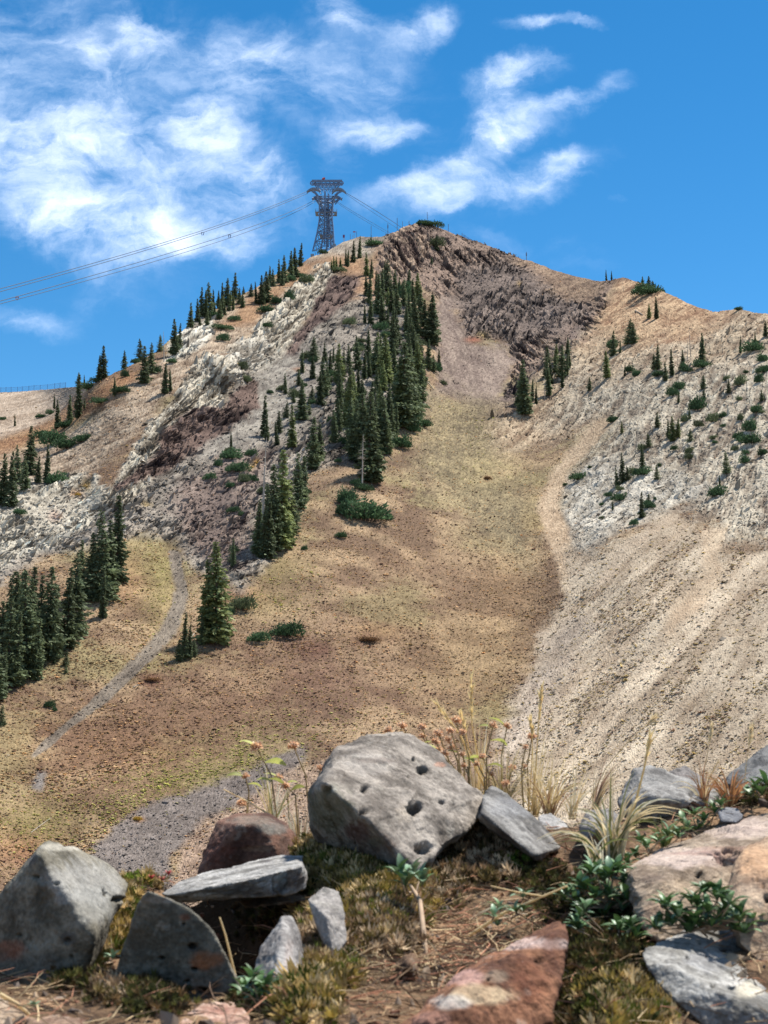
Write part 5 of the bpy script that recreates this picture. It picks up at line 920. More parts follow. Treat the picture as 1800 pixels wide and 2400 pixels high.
# the slab
rock('long flat pale grey slab lying across the dark hollow', [(380, 2094, 1.46), (405, 2070, 1.54), (485, 2039, 1.66), (560, 2018, 1.70), (633, 2003, 1.74), (708, 2006, 1.74), (716, 2050, 1.56), (704, 2030, 1.50), (560, 2056, 1.43), (470, 2078, 1.42), (396, 2098, 1.42), (408, 2114, 1.46), (550, 2106, 1.46), (672, 2094, 1.50), (712, 2080, 1.54), (640, 2080, 1.70), (480, 2090, 1.66)],
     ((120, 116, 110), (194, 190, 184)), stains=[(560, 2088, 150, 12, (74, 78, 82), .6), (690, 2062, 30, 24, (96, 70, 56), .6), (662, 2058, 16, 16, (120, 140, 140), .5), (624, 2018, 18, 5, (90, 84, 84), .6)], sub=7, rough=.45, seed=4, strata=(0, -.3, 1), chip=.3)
# brown stone behind
o_ = [(464, 2045, 1.82), (486, 2000, 1.84), (498, 1976, 1.85), (514, 1931, 1.87), (545, 1914, 1.90), (634, 1910, 1.92), (662, 1924, 1.90), (693, 1963, 1.86), (710, 2010, 1.84), (700, 2060, 1.82), (480, 2070, 1.82)]
rock('dark rust brown angular stone standing behind the slab', o_ + back(o_, .13, .9, 20) + [(560, 1935, 1.79), (618, 1940, 1.79), (655, 2015, 1.78), (520, 2040, 1.80)], ((82, 52, 42), (140, 100, 80)), stains=[(510, 2000, 40, 40, (104, 56, 42), .7), (640, 1940, 40, 16, (120, 124, 118), .6), (590, 1922, 60, 12, (146, 136, 120), .5), (610, 1990, 40, 8, (150, 118, 92), .6), (670, 1990, 26, 30, (60, 46, 42), .6), (560, 2020, 60, 20, (84, 58, 40), .5)], sub=6, rough=.9, seed=5, chip=.6)
# small pointed stone
o_ = [(662, 2150, 1.30), (682, 2152, 1.31), (698, 2180, 1.31), (708, 2241, 1.30), (724, 2294, 1.27), (711, 2334, 1.25), (684, 2344, 1.23), (640, 2326, 1.22), (597, 2278, 1.25), (612, 2217, 1.28)]
rock('small pointed light grey stone upright in front of the hollow', o_ + back(o_, .07, .85, 8) + [(662, 2210, 1.25), (640, 2300, 1.205), (690, 2320, 1.21)], ((116, 110, 106), (184, 178, 172)), stains=[(632, 2290, 18, 22, (90, 88, 90), .6), (690, 2310, 26, 26, (150, 128, 110), .4), (676, 2250, 14, 50, (176, 150, 138), .4)], sub=6, rough=.9, seed=6, chip=.5)
o_ = [(722, 2108, 1.35), (758, 2080, 1.37), (794, 2090, 1.37), (806, 2140, 1.35), (811, 2203, 1.33), (784, 2250, 1.31), (760, 2206, 1.32), (738, 2156, 1.34)]
rock('flat grey stone set upright in the moss below the big pitted stone', o_ + back(o_, .05, .85, 6) + [(765, 2150, 1.325)], ((118, 112, 106), (170, 162, 154)), sub=6, rough=.7, seed=7, chip=.4)
# right of the big stone
o_ = [(1132, 1862, 1.78), (1155, 1844, 1.80), (1197, 1869, 1.80), (1250, 1912, 1.80), (1284, 1950, 1.78), (1314, 1985, 1.76), (1256, 2015, 1.68), (1226, 1986, 1.70), (1176, 1961, 1.71), (1124, 1923, 1.73)]
rock('long dark grey stone leaning right of the big pitted stone', o_ + back(o_, .10, .8, 10) + [(1130, 1908, 1.69), (1183, 1948, 1.67), (1250, 2003, 1.645)], ((98, 94, 90), (156, 152, 146)), stains=[(1160, 1960, 40, 14, (110, 90, 84), .5), (1200, 1890, 60, 30, (160, 160, 162), .4)], sub=6, rough=.7, seed=8, strata=(.7, 0, .7), chip=.5)
o_ = [(1262, 1916, 1.92), (1290, 1904, 1.94), (1326, 1932, 1.93), (1343, 1953, 1.90), (1310, 1968, 1.86), (1270, 1962, 1.86)]
rock('small light grey stone behind the long dark one', o_ + back(o_, .06, .85, 10), ((122, 118, 114), (180, 176, 172)), sub=5, rough=.8, seed=9)
o_ = [(1356, 1938, 1.74), (1374, 1903, 1.77), (1430, 1894, 1.78), (1452, 1912, 1.78), (1456, 1965, 1.74), (1422, 1982, 1.71), (1370, 1984, 1.70)]
rock('blocky smooth grey stone left of the grass tuft', o_ + back(o_, .09, .9, 14) + [(1400, 1945, 1.68)], ((114, 108, 104), (162, 156, 150)), sub=6, rough=.6, seed=10, chip=.4)
o_ = [(1452, 1880, 1.90), (1478, 1845, 1.92), (1487, 1802, 1.95), (1523, 1800, 1.97), (1565, 1815, 1.98), (1650, 1836, 1.98), (1688, 1857, 1.97), (1664, 1888, 1.90), (1586, 1911, 1.85), (1465, 1908, 1.85)]
rock('jagged grey stone with a pale chip behind the grass tuft', o_ + back(o_, .13, .85, 16) + [(1520, 1870, 1.83), (1610, 1880, 1.84)], ((108, 104, 100), (164, 160, 154)), stains=[(1568, 1896, 22, 12, (214, 196, 166), .9), (1480, 1900, 20, 20, (90, 70, 62), .6), (1500, 1880, 30, 10, (190, 180, 170), .4)], holes=[(1626, 1888, 12, 8, .010), (1470, 1890, 12, 12, .008), (1620, 1860, 6, 10, .004)], sub=6, rough=1.2, seed=11, chip=.8)
o_ = [(1560, 1812, 2.08), (1577, 1806, 2.08), (1606, 1796, 2.10), (1646, 1818, 2.10), (1690, 1845, 2.08), (1660, 1880, 2.04), (1570, 1860, 2.04)]
rock('grey stone peeping out behind the jagged stone', o_ + back(o_, .08, .9, 10), ((120, 114, 110), (166, 156, 150)), sub=5, rough=.9, seed=12)
o_ = [(1697, 1834, 1.92), (1722, 1806, 1.95), (1756, 1780, 1.98), (1802, 1745, 2.02), (1870, 1750, 2.02), (1880, 1850, 1.90), (1770, 1870, 1.84)]
rock('dark slate grey stone rising out of the frame at the upper right', o_ + back(o_, .14, .9, 16), ((80, 80, 80), (134, 132, 130)), sub=6, rough=.8, seed=13, strata=(-.5, 0, .8), chip=.5)
rock('small grey stone in the leaves beside the orange grass', [(1684, 1902, 1.76), (1702, 1890, 1.78), (1730, 1896, 1.78), (1742, 1912, 1.76), (1726, 1928, 1.73), (1690, 1926, 1.73), (1710, 1904, 1.84), (1715, 1930, 1.84)], ((110, 110, 114), (150, 150, 154)), sub=5, rough=.9, seed=14)
# the big right hand slabs
rock('broad tan slab with pinkish weathered top running off to the right', [(1457, 2043, 1.55), (1520, 2012, 1.62), (1606, 1979, 1.70), (1712, 1936, 1.80), (1802, 1902, 1.86), (1890, 1872, 1.90), (1480, 2052, 1.47), (1542, 2070, 1.43), (1506, 2110, 1.41), (1502, 2150, 1.40), (1509, 2184, 1.385), (1540, 2202, 1.38), (1640, 2180, 1.40), (1740, 2160, 1.44), (1900, 2100, 1.48), (1600, 2030, 1.50), (1740, 1972, 1.60), (1900, 1930, 1.66), (1560, 2160, 1.68), (1700, 2120, 1.86), (1900, 2100, 1.92)],
     ((122, 102, 82), (184, 162, 136)), stains=[(1600, 2010, 130, 26, (214, 190, 176), .75), (1740, 1940, 110, 26, (208, 184, 170), .7), (1530, 2060, 40, 14, (90, 70, 62), .6), (1580, 2090, 60, 40, (176, 150, 118), .5), (1530, 2150, 30, 40, (150, 116, 92), .5), (1700, 2030, 60, 20, (120, 96, 76), .5), (1700, 1990, 90, 8, (150, 96, 80), .4), (1650, 2000, 110, 5, (140, 84, 70), .4)], holes=[(1708, 2008, 40, 20, .024), (1640, 2050, 14, 10, .006), (1560, 2120, 12, 10, .004)], sub=7, rough=.7, seed=15, strata=(-.4, 0, .9), chip=.5)
o_ = [(1708, 2078, 1.40), (1734, 2042, 1.42), (1744, 1994, 1.46), (1804, 1970, 1.50), (1900, 1955, 1.52), (1910, 2280, 1.30), (1800, 2270, 1.29), (1735, 2215, 1.30), (1718, 2132, 1.33)]
rock('orange tan stone with bleached patches at the right edge above the grey boulder', o_ + back(o_, .16, .9, 0) + [(1820, 2080, 1.34), (1760, 2130, 1.33)], ((134, 104, 80), (196, 164, 130)), stains=[(1780, 2020, 60, 40, (206, 158, 112), .7), (1760, 2100, 40, 30, (216, 190, 160), .5), (1790, 2190, 60, 40, (122, 104, 88), .7)], holes=[(1798, 2106, 12, 12, .008), (1788, 2078, 5, 4, .003), (1775, 2060, 6, 4, .003)], sub=6, rough=.9, seed=16, chip=.6)
rock('big speckled grey boulder with white lichen in the lower right corner', [(1507, 2236, 1.24), (1530, 2218, 1.28), (1566, 2199, 1.32), (1649, 2170, 1.38), (1734, 2202, 1.38), (1802, 2254, 1.36), (1900, 2320, 1.34), (1900, 2400, 1.22), (1556, 2268, 1.20), (1670, 2328, 1.17), (1802, 2374, 1.16), (1518, 2262, 1.21), (1540, 2298, 1.195), (1578, 2340, 1.175), (1650, 2400, 1.16), (1720, 2470, 1.15), (1900, 2500, 1.15), (1600, 2300, 1.40), (1800, 2350, 1.44), (1900, 2400, 1.44)],
     ((116, 112, 104), (186, 182, 174)), stains=[(1752, 2318, 34, 22, (216, 204, 178), .9), (1720, 2300, 26, 12, (206, 200, 190), .8), (1640, 2370, 90, 34, (118, 106, 90), .6), (1700, 2226, 16, 10, (70, 72, 76), .6), (1660, 2250, 60, 30, (160, 160, 164), .4)], holes=[(1671, 2310, 9, 6, .004), (1714, 2314, 10, 7, .006), (1697, 2226, 9, 7, .004), (1612, 2245, 7, 6, .003), (1782, 2282, 12, 6, .005), (1655, 2240, 5, 4, .002), (1640, 2210, 6, 4, .002)], sub=7, rough=.75, seed=17, chip=.5)
rock('rusty red brown stone with a white pink rim in the bottom foreground', [(1326, 2164, 1.30), (1296, 2170, 1.31), (1200, 2214, 1.27), (1100, 2268, 1.22), (1020, 2338, 1.16), (950, 2410, 1.11), (910, 2470, 1.08), (1318, 2180, 1.22), (1200, 2236, 1.17), (1100, 2300, 1.12), (1000, 2390, 1.06), (1322, 2210, 1.21), (1312, 2290, 1.17), (1278, 2390, 1.13), (1250, 2480, 1.11), (1000, 2490, 1.07), (1290, 2230, 1.36), (1200, 2300, 1.36), (1050, 2400, 1.26)],
     ((96, 58, 38), (156, 104, 70)), stains=[(1200, 2212, 150, 16, (216, 188, 176), .7), (1080, 2290, 80, 22, (206, 160, 146), .75), (1130, 2330, 90, 26, (206, 180, 140), .8), (1160, 2290, 36, 20, (150, 130, 108), .7), (1240, 2300, 50, 60, (116, 62, 34), .6), (1290, 2240, 24, 60, (96, 52, 34), .6), (1060, 2350, 50, 20, (196, 190, 180), .7), (1010, 2390, 60, 20, (180, 130, 110), .6), (1150, 2280, 10, 6, (50, 44, 40), .7)], holes=[(1145, 2294, 9, 6, .005), (1265, 2250, 14, 10, .003)], sub=7, rough=1.0, seed=18, chip=.6)
o_ = [(66, 2394, 1.10), (110, 2384, 1.13), (169, 2376, 1.15), (240, 2368, 1.16), (298, 2367, 1.16), (360, 2386, 1.13), (400, 2420, 1.08), (360, 2470, 1.04), (80, 2470, 1.04)]
rock('low flat brown stone along the bottom left edge', o_ + back(o_, .1, .9, 16), ((112, 84, 66), (172, 140, 114)), sub=6, rough=.8, seed=19, strata=(0, 0, 1))
o_ = [(424, 2402, 1.10), (446, 2372, 1.14), (478, 2351, 1.16), (508, 2345, 1.17), (550, 2351, 1.16), (580, 2372, 1.13), (590, 2430, 1.08), (420, 2450, 1.06)]
rock('rounded pinkish stone at the bottom edge beside the leafy sprig', o_ + back(o_, .08, .85, 10), ((168, 124, 102), (214, 180, 156)), stains=[(500, 2370, 40, 14, (150, 76, 60), .4)], sub=6, rough=.9, seed=20)
rock('pale tan stone in the bottom left corner', [(-60, 2326, 1.16), (0, 2337, 1.16), (36, 2360, 1.14), (70, 2388, 1.12), (50, 2470, 1.05), (-80, 2480, 1.05), (0, 2400, 1.24), (-60, 2380, 1.26)], ((150, 124, 98), (202, 176, 146)), sub=6, rough=.7, seed=21)
rock('small brown clod below the white stem of the sprig', [(932, 2262, 1.30), (948, 2242, 1.32), (968, 2238, 1.33), (984, 2256, 1.32), (982, 2284, 1.29), (958, 2296, 1.27), (936, 2286, 1.28), (960, 2260, 1.26), (960, 2265, 1.37)], ((84, 62, 44), (122, 92, 66)), sub=5, rough=1.6, seed=22, name='clod')
rock('thin tan stone lying under the slab', [(560, 2110, 1.62), (640, 2098, 1.64), (700, 2090, 1.64), (712, 2106, 1.60), (640, 2120, 1.57), (570, 2124, 1.57), (640, 2112, 1.70)], ((150, 122, 96), (190, 160, 128)), sub=5, rough=.8, seed=23)
rng2 = np.random.default_rng(77)

# ---------------------------------------------------------------- moss, litter, grit
def sprig_mesh(k):
    r = np.random.default_rng(600 + k); V = []; T = []
    for i in range(13):
        a = i * 2.4 + r.uniform(-.3, .3); el = .15 + 1.2 * (i / 13); d = np.array([math.cos(a) * math.cos(el), math.sin(a) * math.cos(el), math.sin(el)]); s = np.array([-math.sin(a), math.cos(a), 0]) * .11; o = len(V); L_ = r.uniform(.75, 1.1)
        V += [d * .1 - s * .6, d * .1 + s * .6, d * .6 * L_ + s * 1.1 + [0, 0, .05], d * .6 * L_ - s * 1.1 + [0, 0, .05], d * .9 * L_ + [0, 0, .28]]; T.append((o, o + 1, o + 2, o + 3)); T.append((o + 3, o + 2, o + 4, o + 4))
    me = bpy.data.meshes.new('sprig'); me.from_pydata([tuple(map(float, v)) for v in V], [], [tuple(dict.fromkeys(t)) for t in T]); me.materials.append(mat_moss); return me
mat_moss = material('moss', attr='tint', inst=True, rough=.8, spec=.15, trans=.25)
mat_straw = material('dry_straw', attr='tint', inst=True, rough=.8, spec=.2)
SPG = [sprig_mesh(k) for k in range(3)]
fine = (np.abs(SX) < .6) & (SY > .9) & (SY < 2.1); uu_, vv_ = su.ravel(), sv.ravel(); Sp = SV.reshape(-1, 3); Sn = sN.reshape(-1, 3)
tone = [np.stack([A(150, 128, 50), A(180, 150, 84), A(96, 104, 32), A(206, 178, 124)]), np.stack([A(120, 140, 30), A(150, 160, 50), A(90, 116, 24), A(130, 140, 60)]), np.stack([A(170, 140, 104), A(132, 104, 72), A(196, 170, 134), A(112, 96, 50)]), np.stack([A(64, 66, 28), A(88, 86, 36), A(60, 50, 28), A(104, 80, 46)])]
mp_, ms_, mc_, mr_ = [], [], [], []
for (mu, mv, ru, rv, h, t, d) in MOUNDS:
    if t > 3: continue
    w = np.exp(-((uu_ - mu) / ru) ** 4 - ((vv_ - mv) / rv) ** 4) * fine.ravel() * (fbm(Sp[:, :2] / .02, 2, 401) + .75 > 0); n = int(ru * rv * .22 * d)
    ii = rng2.choice(len(w), n, p=w / w.sum()); mp_.append(Sp[ii] + rng2.normal(0, .0012, (n, 3)) + Sn[ii] * rng2.uniform(-.001, .008, (n, 1))); mc_.append(tone[t][rng2.integers(0, 4, n)] * 1.4 * rng2.uniform(.3, 1.35, (n, 1))); ms_.append(np.repeat((.0066 * np.exp(rng2.normal(0, .25, n)))[:, None], 3, 1) * (1.15 if t in (0, 2) else .75)); mr_.append(np.stack([rng2.normal(0, .5, n) - .35, rng2.normal(0, .5, n), rng2.uniform(0, 6.28, n)], -1))
scatter('moss', np.concatenate(mp_), np.concatenate(mr_), np.concatenate(ms_), np.concatenate(mc_), SPG, 'golden, green and dried brown moss cushions between the stones', 'moss')
def straw_mesh(k):
    r = np.random.default_rng(700 + k); V, Fq = tube_np([(0, 0, 0), (.3, r.uniform(-.1, .1), .04), (.65, r.uniform(-.2, .2), .08), (1, r.uniform(-.35, .35), .02)], [.012, .014, .012, .004], 3); return mesh_np('straw', V, Fq, [mat_straw])
n = 8500; w = fine.ravel() * (.35 + np.exp(-((uu_ - 1050) / 300) ** 2 - ((vv_ - 2250) / 120) ** 2) * 2.2); ii = rng2.choice(len(w), n, p=w / w.sum()); pc = np.stack([A(176, 146, 104), A(136, 108, 78), A(204, 176, 128), A(190, 128, 92), A(96, 74, 56)])
scatter('dry_litter', Sp[ii] + Sn[ii] * .002, np.stack([rng2.normal(0, .2, n), rng2.normal(0, .25, n), rng2.uniform(0, 6.28, n)], -1), np.repeat(rng2.uniform(.012, .045, (n, 1)), 3, 1), pc[rng2.integers(0, 5, n)] * rng2.uniform(.7, 1.5, (n, 1)), [straw_mesh(k) for k in range(4)], 'dry straws, needles and twigs littering the brown soil', 'litter')
n = 7000; w = fine.ravel() * 1.0; ii = rng2.choice(len(w), n, p=w / w.sum()); mat_grit = material('grit', attr='tint', inst=True, rough=.95, nscale=2, namp=.2)
s_ = .0019 * np.exp(rng2.normal(0, .8, n)).clip(0, 6); scatter('grit', Sp[ii], rng2.uniform(-1, 1, (n, 3)) * 3, np.stack([s_ * 1.3, s_, s_], -1) * 1.5, np.stack([A(150, 130, 110), A(110, 96, 86), A(176, 150, 120), A(130, 84, 60)])[rng2.integers(0, 4, n)], [stone_mesh(20 + k, .7, mat_grit) for k in range(3)], 'small grit and stone crumbs on the soil', 'grit')

# ---------------------------------------------------------------- grasses
mat_grass = material('grass_blade', attr='tint', rough=.6, spec=.3, trans=.45)
def blade(a, b, w, bend, col, seg=8, colt=None):
    a, b = np.array(a, float), np.array(b, float); V = []; T = []; Cc = []; ax = b - a; side = np.cross(ax, [0, 1, 0]); side /= np.linalg.norm(side) + 1e-9; view = np.array([0, 1, 0.])
    for i in range(seg + 1):
        t = i / seg; p = a + ax * t + np.array(bend) * (4 * t * (1 - t)); ww = w * (1 - t ** 2.2) * .5 + w * .05
        V += [p - side * ww, p - view * ww * .5, p + side * ww]; c_ = np.array(col) * (1 - t) + np.array(colt if colt is not None else col) * t; Cc += [c_] * 3
        if i: o = 3 * (i - 1); T += [(o, o + 1, o + 4, o + 3), (o + 1, o + 2, o + 5, o + 4)]
    return np.array(V), np.array(T), np.array(Cc)
def blades_obj(name, lst, parent=None, loc=(0, 0, 0)):
    V = []; T = []; Cc = []; o = 0
    for v, t, c in lst: V.append(v - np.array(loc)); T.append(t + o); Cc.append(c); o += len(v)
    return link(name, mesh_np(name, np.concatenate(V), np.concatenate(T), [mat_grass], False, np.concatenate(Cc)), parent, loc)
straw, gold, green, pale, rust = np.array([.78, .62, .36]), np.array([.80, .62, .30]), A(150, 156, 84), np.array([.80, .74, .55]), A(220, 146, 90)
def tuft(lab, u0, v0, Y0, n, spread, hgt, cols, seed, lean=(0, 0), w=.0022, droop=.3):
    w *= .95; n = int(n * 1.25)
    r = np.random.default_rng(seed); base = at(u0, v0, Y0); o = empty('grass_tuft', base); tag(o, lab, 'grass tuft', None); k = Y0 / FPX
    for i in range(n):
        a = r.uniform(-1, 1); dx = (a * spread + lean[0]) * r.uniform(.5, 1.1) * k; dz = (hgt * (1 - .55 * a * a) * r.uniform(.35, 1.05) + lean[1]) * k; dy = r.uniform(-.5, .5) * spread * k * .7; c = cols[r.integers(len(cols))] * r.uniform(.75, 1.15)
        st_ = base + np.array([r.uniform(-1, 1) * spread * .10 * k, r.uniform(-.3, .3) * spread * .1 * k, -.008]); v, t, cc = blade(st_, base + [dx, dy, dz], w * r.uniform(.6, 1.2), (-dx * droop * .4, 0, abs(dx) * droop + .003), c * .8, 7, c * 1.1)
        b = link('blade', mesh_np('blade', v - st_, t, [mat_grass], False, cc), o, st_ - base)
tuft('big tuft of green and straw grass in front of the jagged stone', 1440, 2000, 1.66, 40, 170, 190, [green, straw, straw, A(150, 150, 80), pale], 1, (20, 0), .0024)
tuft('low fan of straw blades spreading left of the big tuft', 1400, 2020, 1.62, 18, 180, 60, [straw, pale, green], 2, (-60, 10), .0022)
tuft('orange dry grass tuft by the small stone at the right', 1712, 1890, 1.84, 46, 110, 95, [A(214, 150, 86), A(206, 164, 104), rust], 3, (0, 0), .0018)
tuft('small orange grass tuft left of the dark slate stone', 1650, 1880, 1.88, 22, 70, 100, [rust, A(206, 156, 96), straw], 4, (-10, 0), .0016)
tuft('sparse fine straw grass behind the long dark stone', 1290, 1900, 2.02, 40, 110, 150, [straw, gold, A(190, 140, 100)], 5, (10, 0), .0014, .15)
tuft('thin upright straw grass right of the big pitted stone', 1180, 1880, 2.02, 26, 90, 140, [straw, gold, A(200, 180, 110)], 6, (10, 0), .0014, .12)
tuft('straw and pink dry stems left of the blocky stone', 1390, 1900, 1.98, 24, 60, 110, [A(206, 160, 130), straw], 7, (50, 20), .0014, .15)
tuft('dry straw and pale stems between the brown stone and the big pitted stone', 705, 2010, 1.98, 34, 60, 120, [straw, pale, A(180, 150, 110)], 8, (-10, 10), .0020, .15)
tuft('tall thin golden grass just behind the right corner of the big stone', 1120, 1880, 2.04, 22, 70, 230, [gold, straw, pale], 21, (-10, 0), .0014, .08)
tuft('tall thin golden grass around the tall narrow seed heads', 1255, 1900, 2.05, 24, 80, 220, [gold, straw], 22, (0, 0), .0013, .08)
tuft('thin pale grass between the seed heads and the blocky stone', 1340, 1905, 2.04, 18, 80, 150, [straw, pale], 23, (15, 0), .0013, .1)
tuft('thin golden grass among the left group of dried flowers', 640, 1920, 2.02, 20, 80, 160, [gold, pale, A(170, 170, 90)], 24, (0, 0), .0014, .1)
tuft('few thin straw roots hanging over the soil right of the white stem', 1230, 2130, 1.50, 12, 150, -50, [straw, pale], 9, (-60, -20), .0010, .2)
tuft('short green grass blades at the stones in the upper right', 1560, 1975, 1.72, 16, 90, 60, [green, A(150, 150, 70)], 10, (0, 0), .0020)
# tall single stalks with seed heads
def stalk(lab, pts, Y0, w, col, head=0, cat='grass stalk'):
    w *= 1.15
    """pts: picture points from the base to the tip"""
    P_ = np.array([at(u, v, Y0) for u, v in pts]); o = empty('grass_stalk', P_[0]); tag(o, lab, cat); v, f = tube_np(P_ - P_[0], np.linspace(w, w * .5, len(P_)) / 2, 5)
    c = np.repeat(np.array(col)[None], len(v), 0); link('stem', mesh_np('stem', v, f, [mat_grass], True, c), o)
    if head:
        r = np.random.default_rng(int(pts[0][0])); lst = []; L_ = P_[-1] - P_[-2]
        for i in range(26): t = r.uniform(1 - head, 1); q = (P_[-2] + L_ * t) if t > .0 else P_[-1]; lst.append(blade(q, q + L_ / np.linalg.norm(L_) * .010 + r.normal(0, .0022, 3), .0022, (0, 0, 0), np.array(col) * r.uniform(.85, 1.2), 2))
        V = []; T = []; Cc = []; k = 0
        for v, t, c in lst: V.append(v - P_[0]); T.append(t + k); Cc.append(c); k += len(v)
        link('seed_head', mesh_np('seed_head', np.concatenate(V), np.concatenate(T), [mat_grass], False, np.concatenate(Cc)), o)
for k, (lab, pts, Y0, w, hd) in enumerate([('tallest straw stalk with narrow seed head above the big pitted stone', [(1148, 1868), (1122, 1780), (1106, 1700), (1104, 1592)], 2.02, .0022, .9), ('straw stalk slanting up left from the flower heads', [(1146, 1866), (1110, 1790), (1080, 1725), (1024, 1650)], 2.02, .0026, .8), ('thinner stalk between the slanting and the tallest one', [(1140, 1860), (1118, 1800), (1098, 1750), (1081, 1668)], 2.03, .0018, .7),
        ('tall thin stalk with narrow head right of the flower heads', [(1246, 1900), (1256, 1800), (1262, 1700), (1270, 1608)], 2.02, .0020, .9), ('shorter stalk beside the tall thin one', [(1238, 1900), (1246, 1800), (1248, 1740), (1244, 1690)], 2.03, .0016, .7), ('long blade slanting right across the scree', [(1380, 1880), (1420, 1800), (1470, 1740), (1530, 1685)], 1.95, .0014, .2), ('pale thick stalk rising from the big tuft', [(1452, 1980), (1490, 1880), (1510, 1800), (1524, 1726)], 1.66, .0028, .8),
        ('green blade standing behind the jagged stone', [(1652, 1850), (1664, 1820), (1684, 1782)], 2.0, .0026, 0), ('thin straw stalk over the jagged stone', [(1640, 1850), (1656, 1780), (1668, 1706)], 2.02, .0012, .5), ('thin reddish stalk left of the dark slate stone', [(1742, 1880), (1748, 1800), (1760, 1712)], 1.9, .0012, .4), ('thin straw stem leaning left of the brown stone', [(636, 1912), (600, 1890), (560, 1868), (524, 1850)], 1.95, .0022, 0),
        ('pale twig in the dark hollow', [(554, 2300), (540, 2240), (528, 2190), (515, 2150)], 1.30, .0020, 0), ('pale root bridging the soil to the leafy branch', [(1100, 2192), (1180, 2140), (1260, 2106), (1330, 2076)], 1.46, .0030, 0), ('thin straw blade lying left across the soil', [(1270, 2100), (1210, 2090), (1150, 2076)], 1.46, .0014, 0), ('dry stick in the lower left corner', [(0, 2330), (40, 2352), (70, 2378)], 1.13, .0030, 0)]):
    stalk(lab, pts, Y0, w, gold if hd > .6 else straw, hd)

# ---------------------------------------------------------------- dried flower heads
def head_mesh(k):
    r = np.random.default_rng(800 + k); V = []; T = []; Cc = []
    ib = bmesh.new(); bmesh.ops.create_icosphere(ib, subdivisions=2, radius=.62)
    Vs = np.array([v.co[:] for v in ib.verts]) * [1, 1, .8]; Ts = [[v.index for v in f.verts] for f in ib.faces]; ib.free()
    for i in range(64):
        z = r.uniform(-.55, 1); a = r.uniform(0, 6.28); q = math.sqrt(max(0, 1 - z * z)); d = np.array([q * math.cos(a), q * math.sin(a), z * .85]); s = np.cross(d, r.normal(size=3)); s /= np.linalg.norm(s); o = len(V); L_ = r.uniform(.85, 1.25)
        V += [d * .5 - s * .16, d * .5 + s * .16, d * L_ + s * .17, d * L_ - s * .12]; T.append((o, o + 1, o + 2, o + 3)); Cc += [np.array([(.76, .50, .30), (.66, .39, .23), (.80, .62, .44)][r.integers(3)]) * r.uniform(.8, 1.2)] * 4
    o = len(V); V += list(Vs); Cc += [(.55, .34, .20)] * len(Vs); me = bpy.data.meshes.new('flower_head'); me.from_pydata([tuple(map(float, v)) for v in V], [], T + [[i + o for i in t] for t in Ts])
    ca = me.color_attributes.new('tint', 'FLOAT_COLOR', 'POINT'); c4 = np.ones((len(V), 4), np.float32); c4[:, :3] = np.array(Cc); ca.data.foreach_set('color', c4.ravel()); me.materials.append(mat_grass); return me
HEAD = [head_mesh(k) for k in range(3)]
def leaf_mesh(k, L_=1.0, W_=.30, mat=None):
    r = np.random.default_rng(900 + k); V = []; T = []; n = 6
    for i in range(n + 1):
        t = i / n; w = W_ * math.sin(math.pi * min(1, t * .92 + .04)) ** .8 * (.6 + .6 * t) * (1 - .35 * t); z = .18 * math.sin(t * 2.4) - .10 * t * t
        V += [(t, -w, z + w * .35), (t, 0, z), (t, w, z + w * .35)]
        if i: o = 3 * (i - 1); T += [(o, o + 1, o + 4, o + 3), (o + 1, o + 2, o + 5, o + 4)]
    return mesh_np('leaf', V, T, [mat], True)
mat_leafy = material('flower_leaf', color=A(196, 200, 96), nscale=3, namp=.2, rough=.6, trans=.4, vary=.3)
LF_Y = [leaf_mesh(50, 1, .22, mat_leafy), leaf_mesh(51, 1, .3, mat_leafy)]
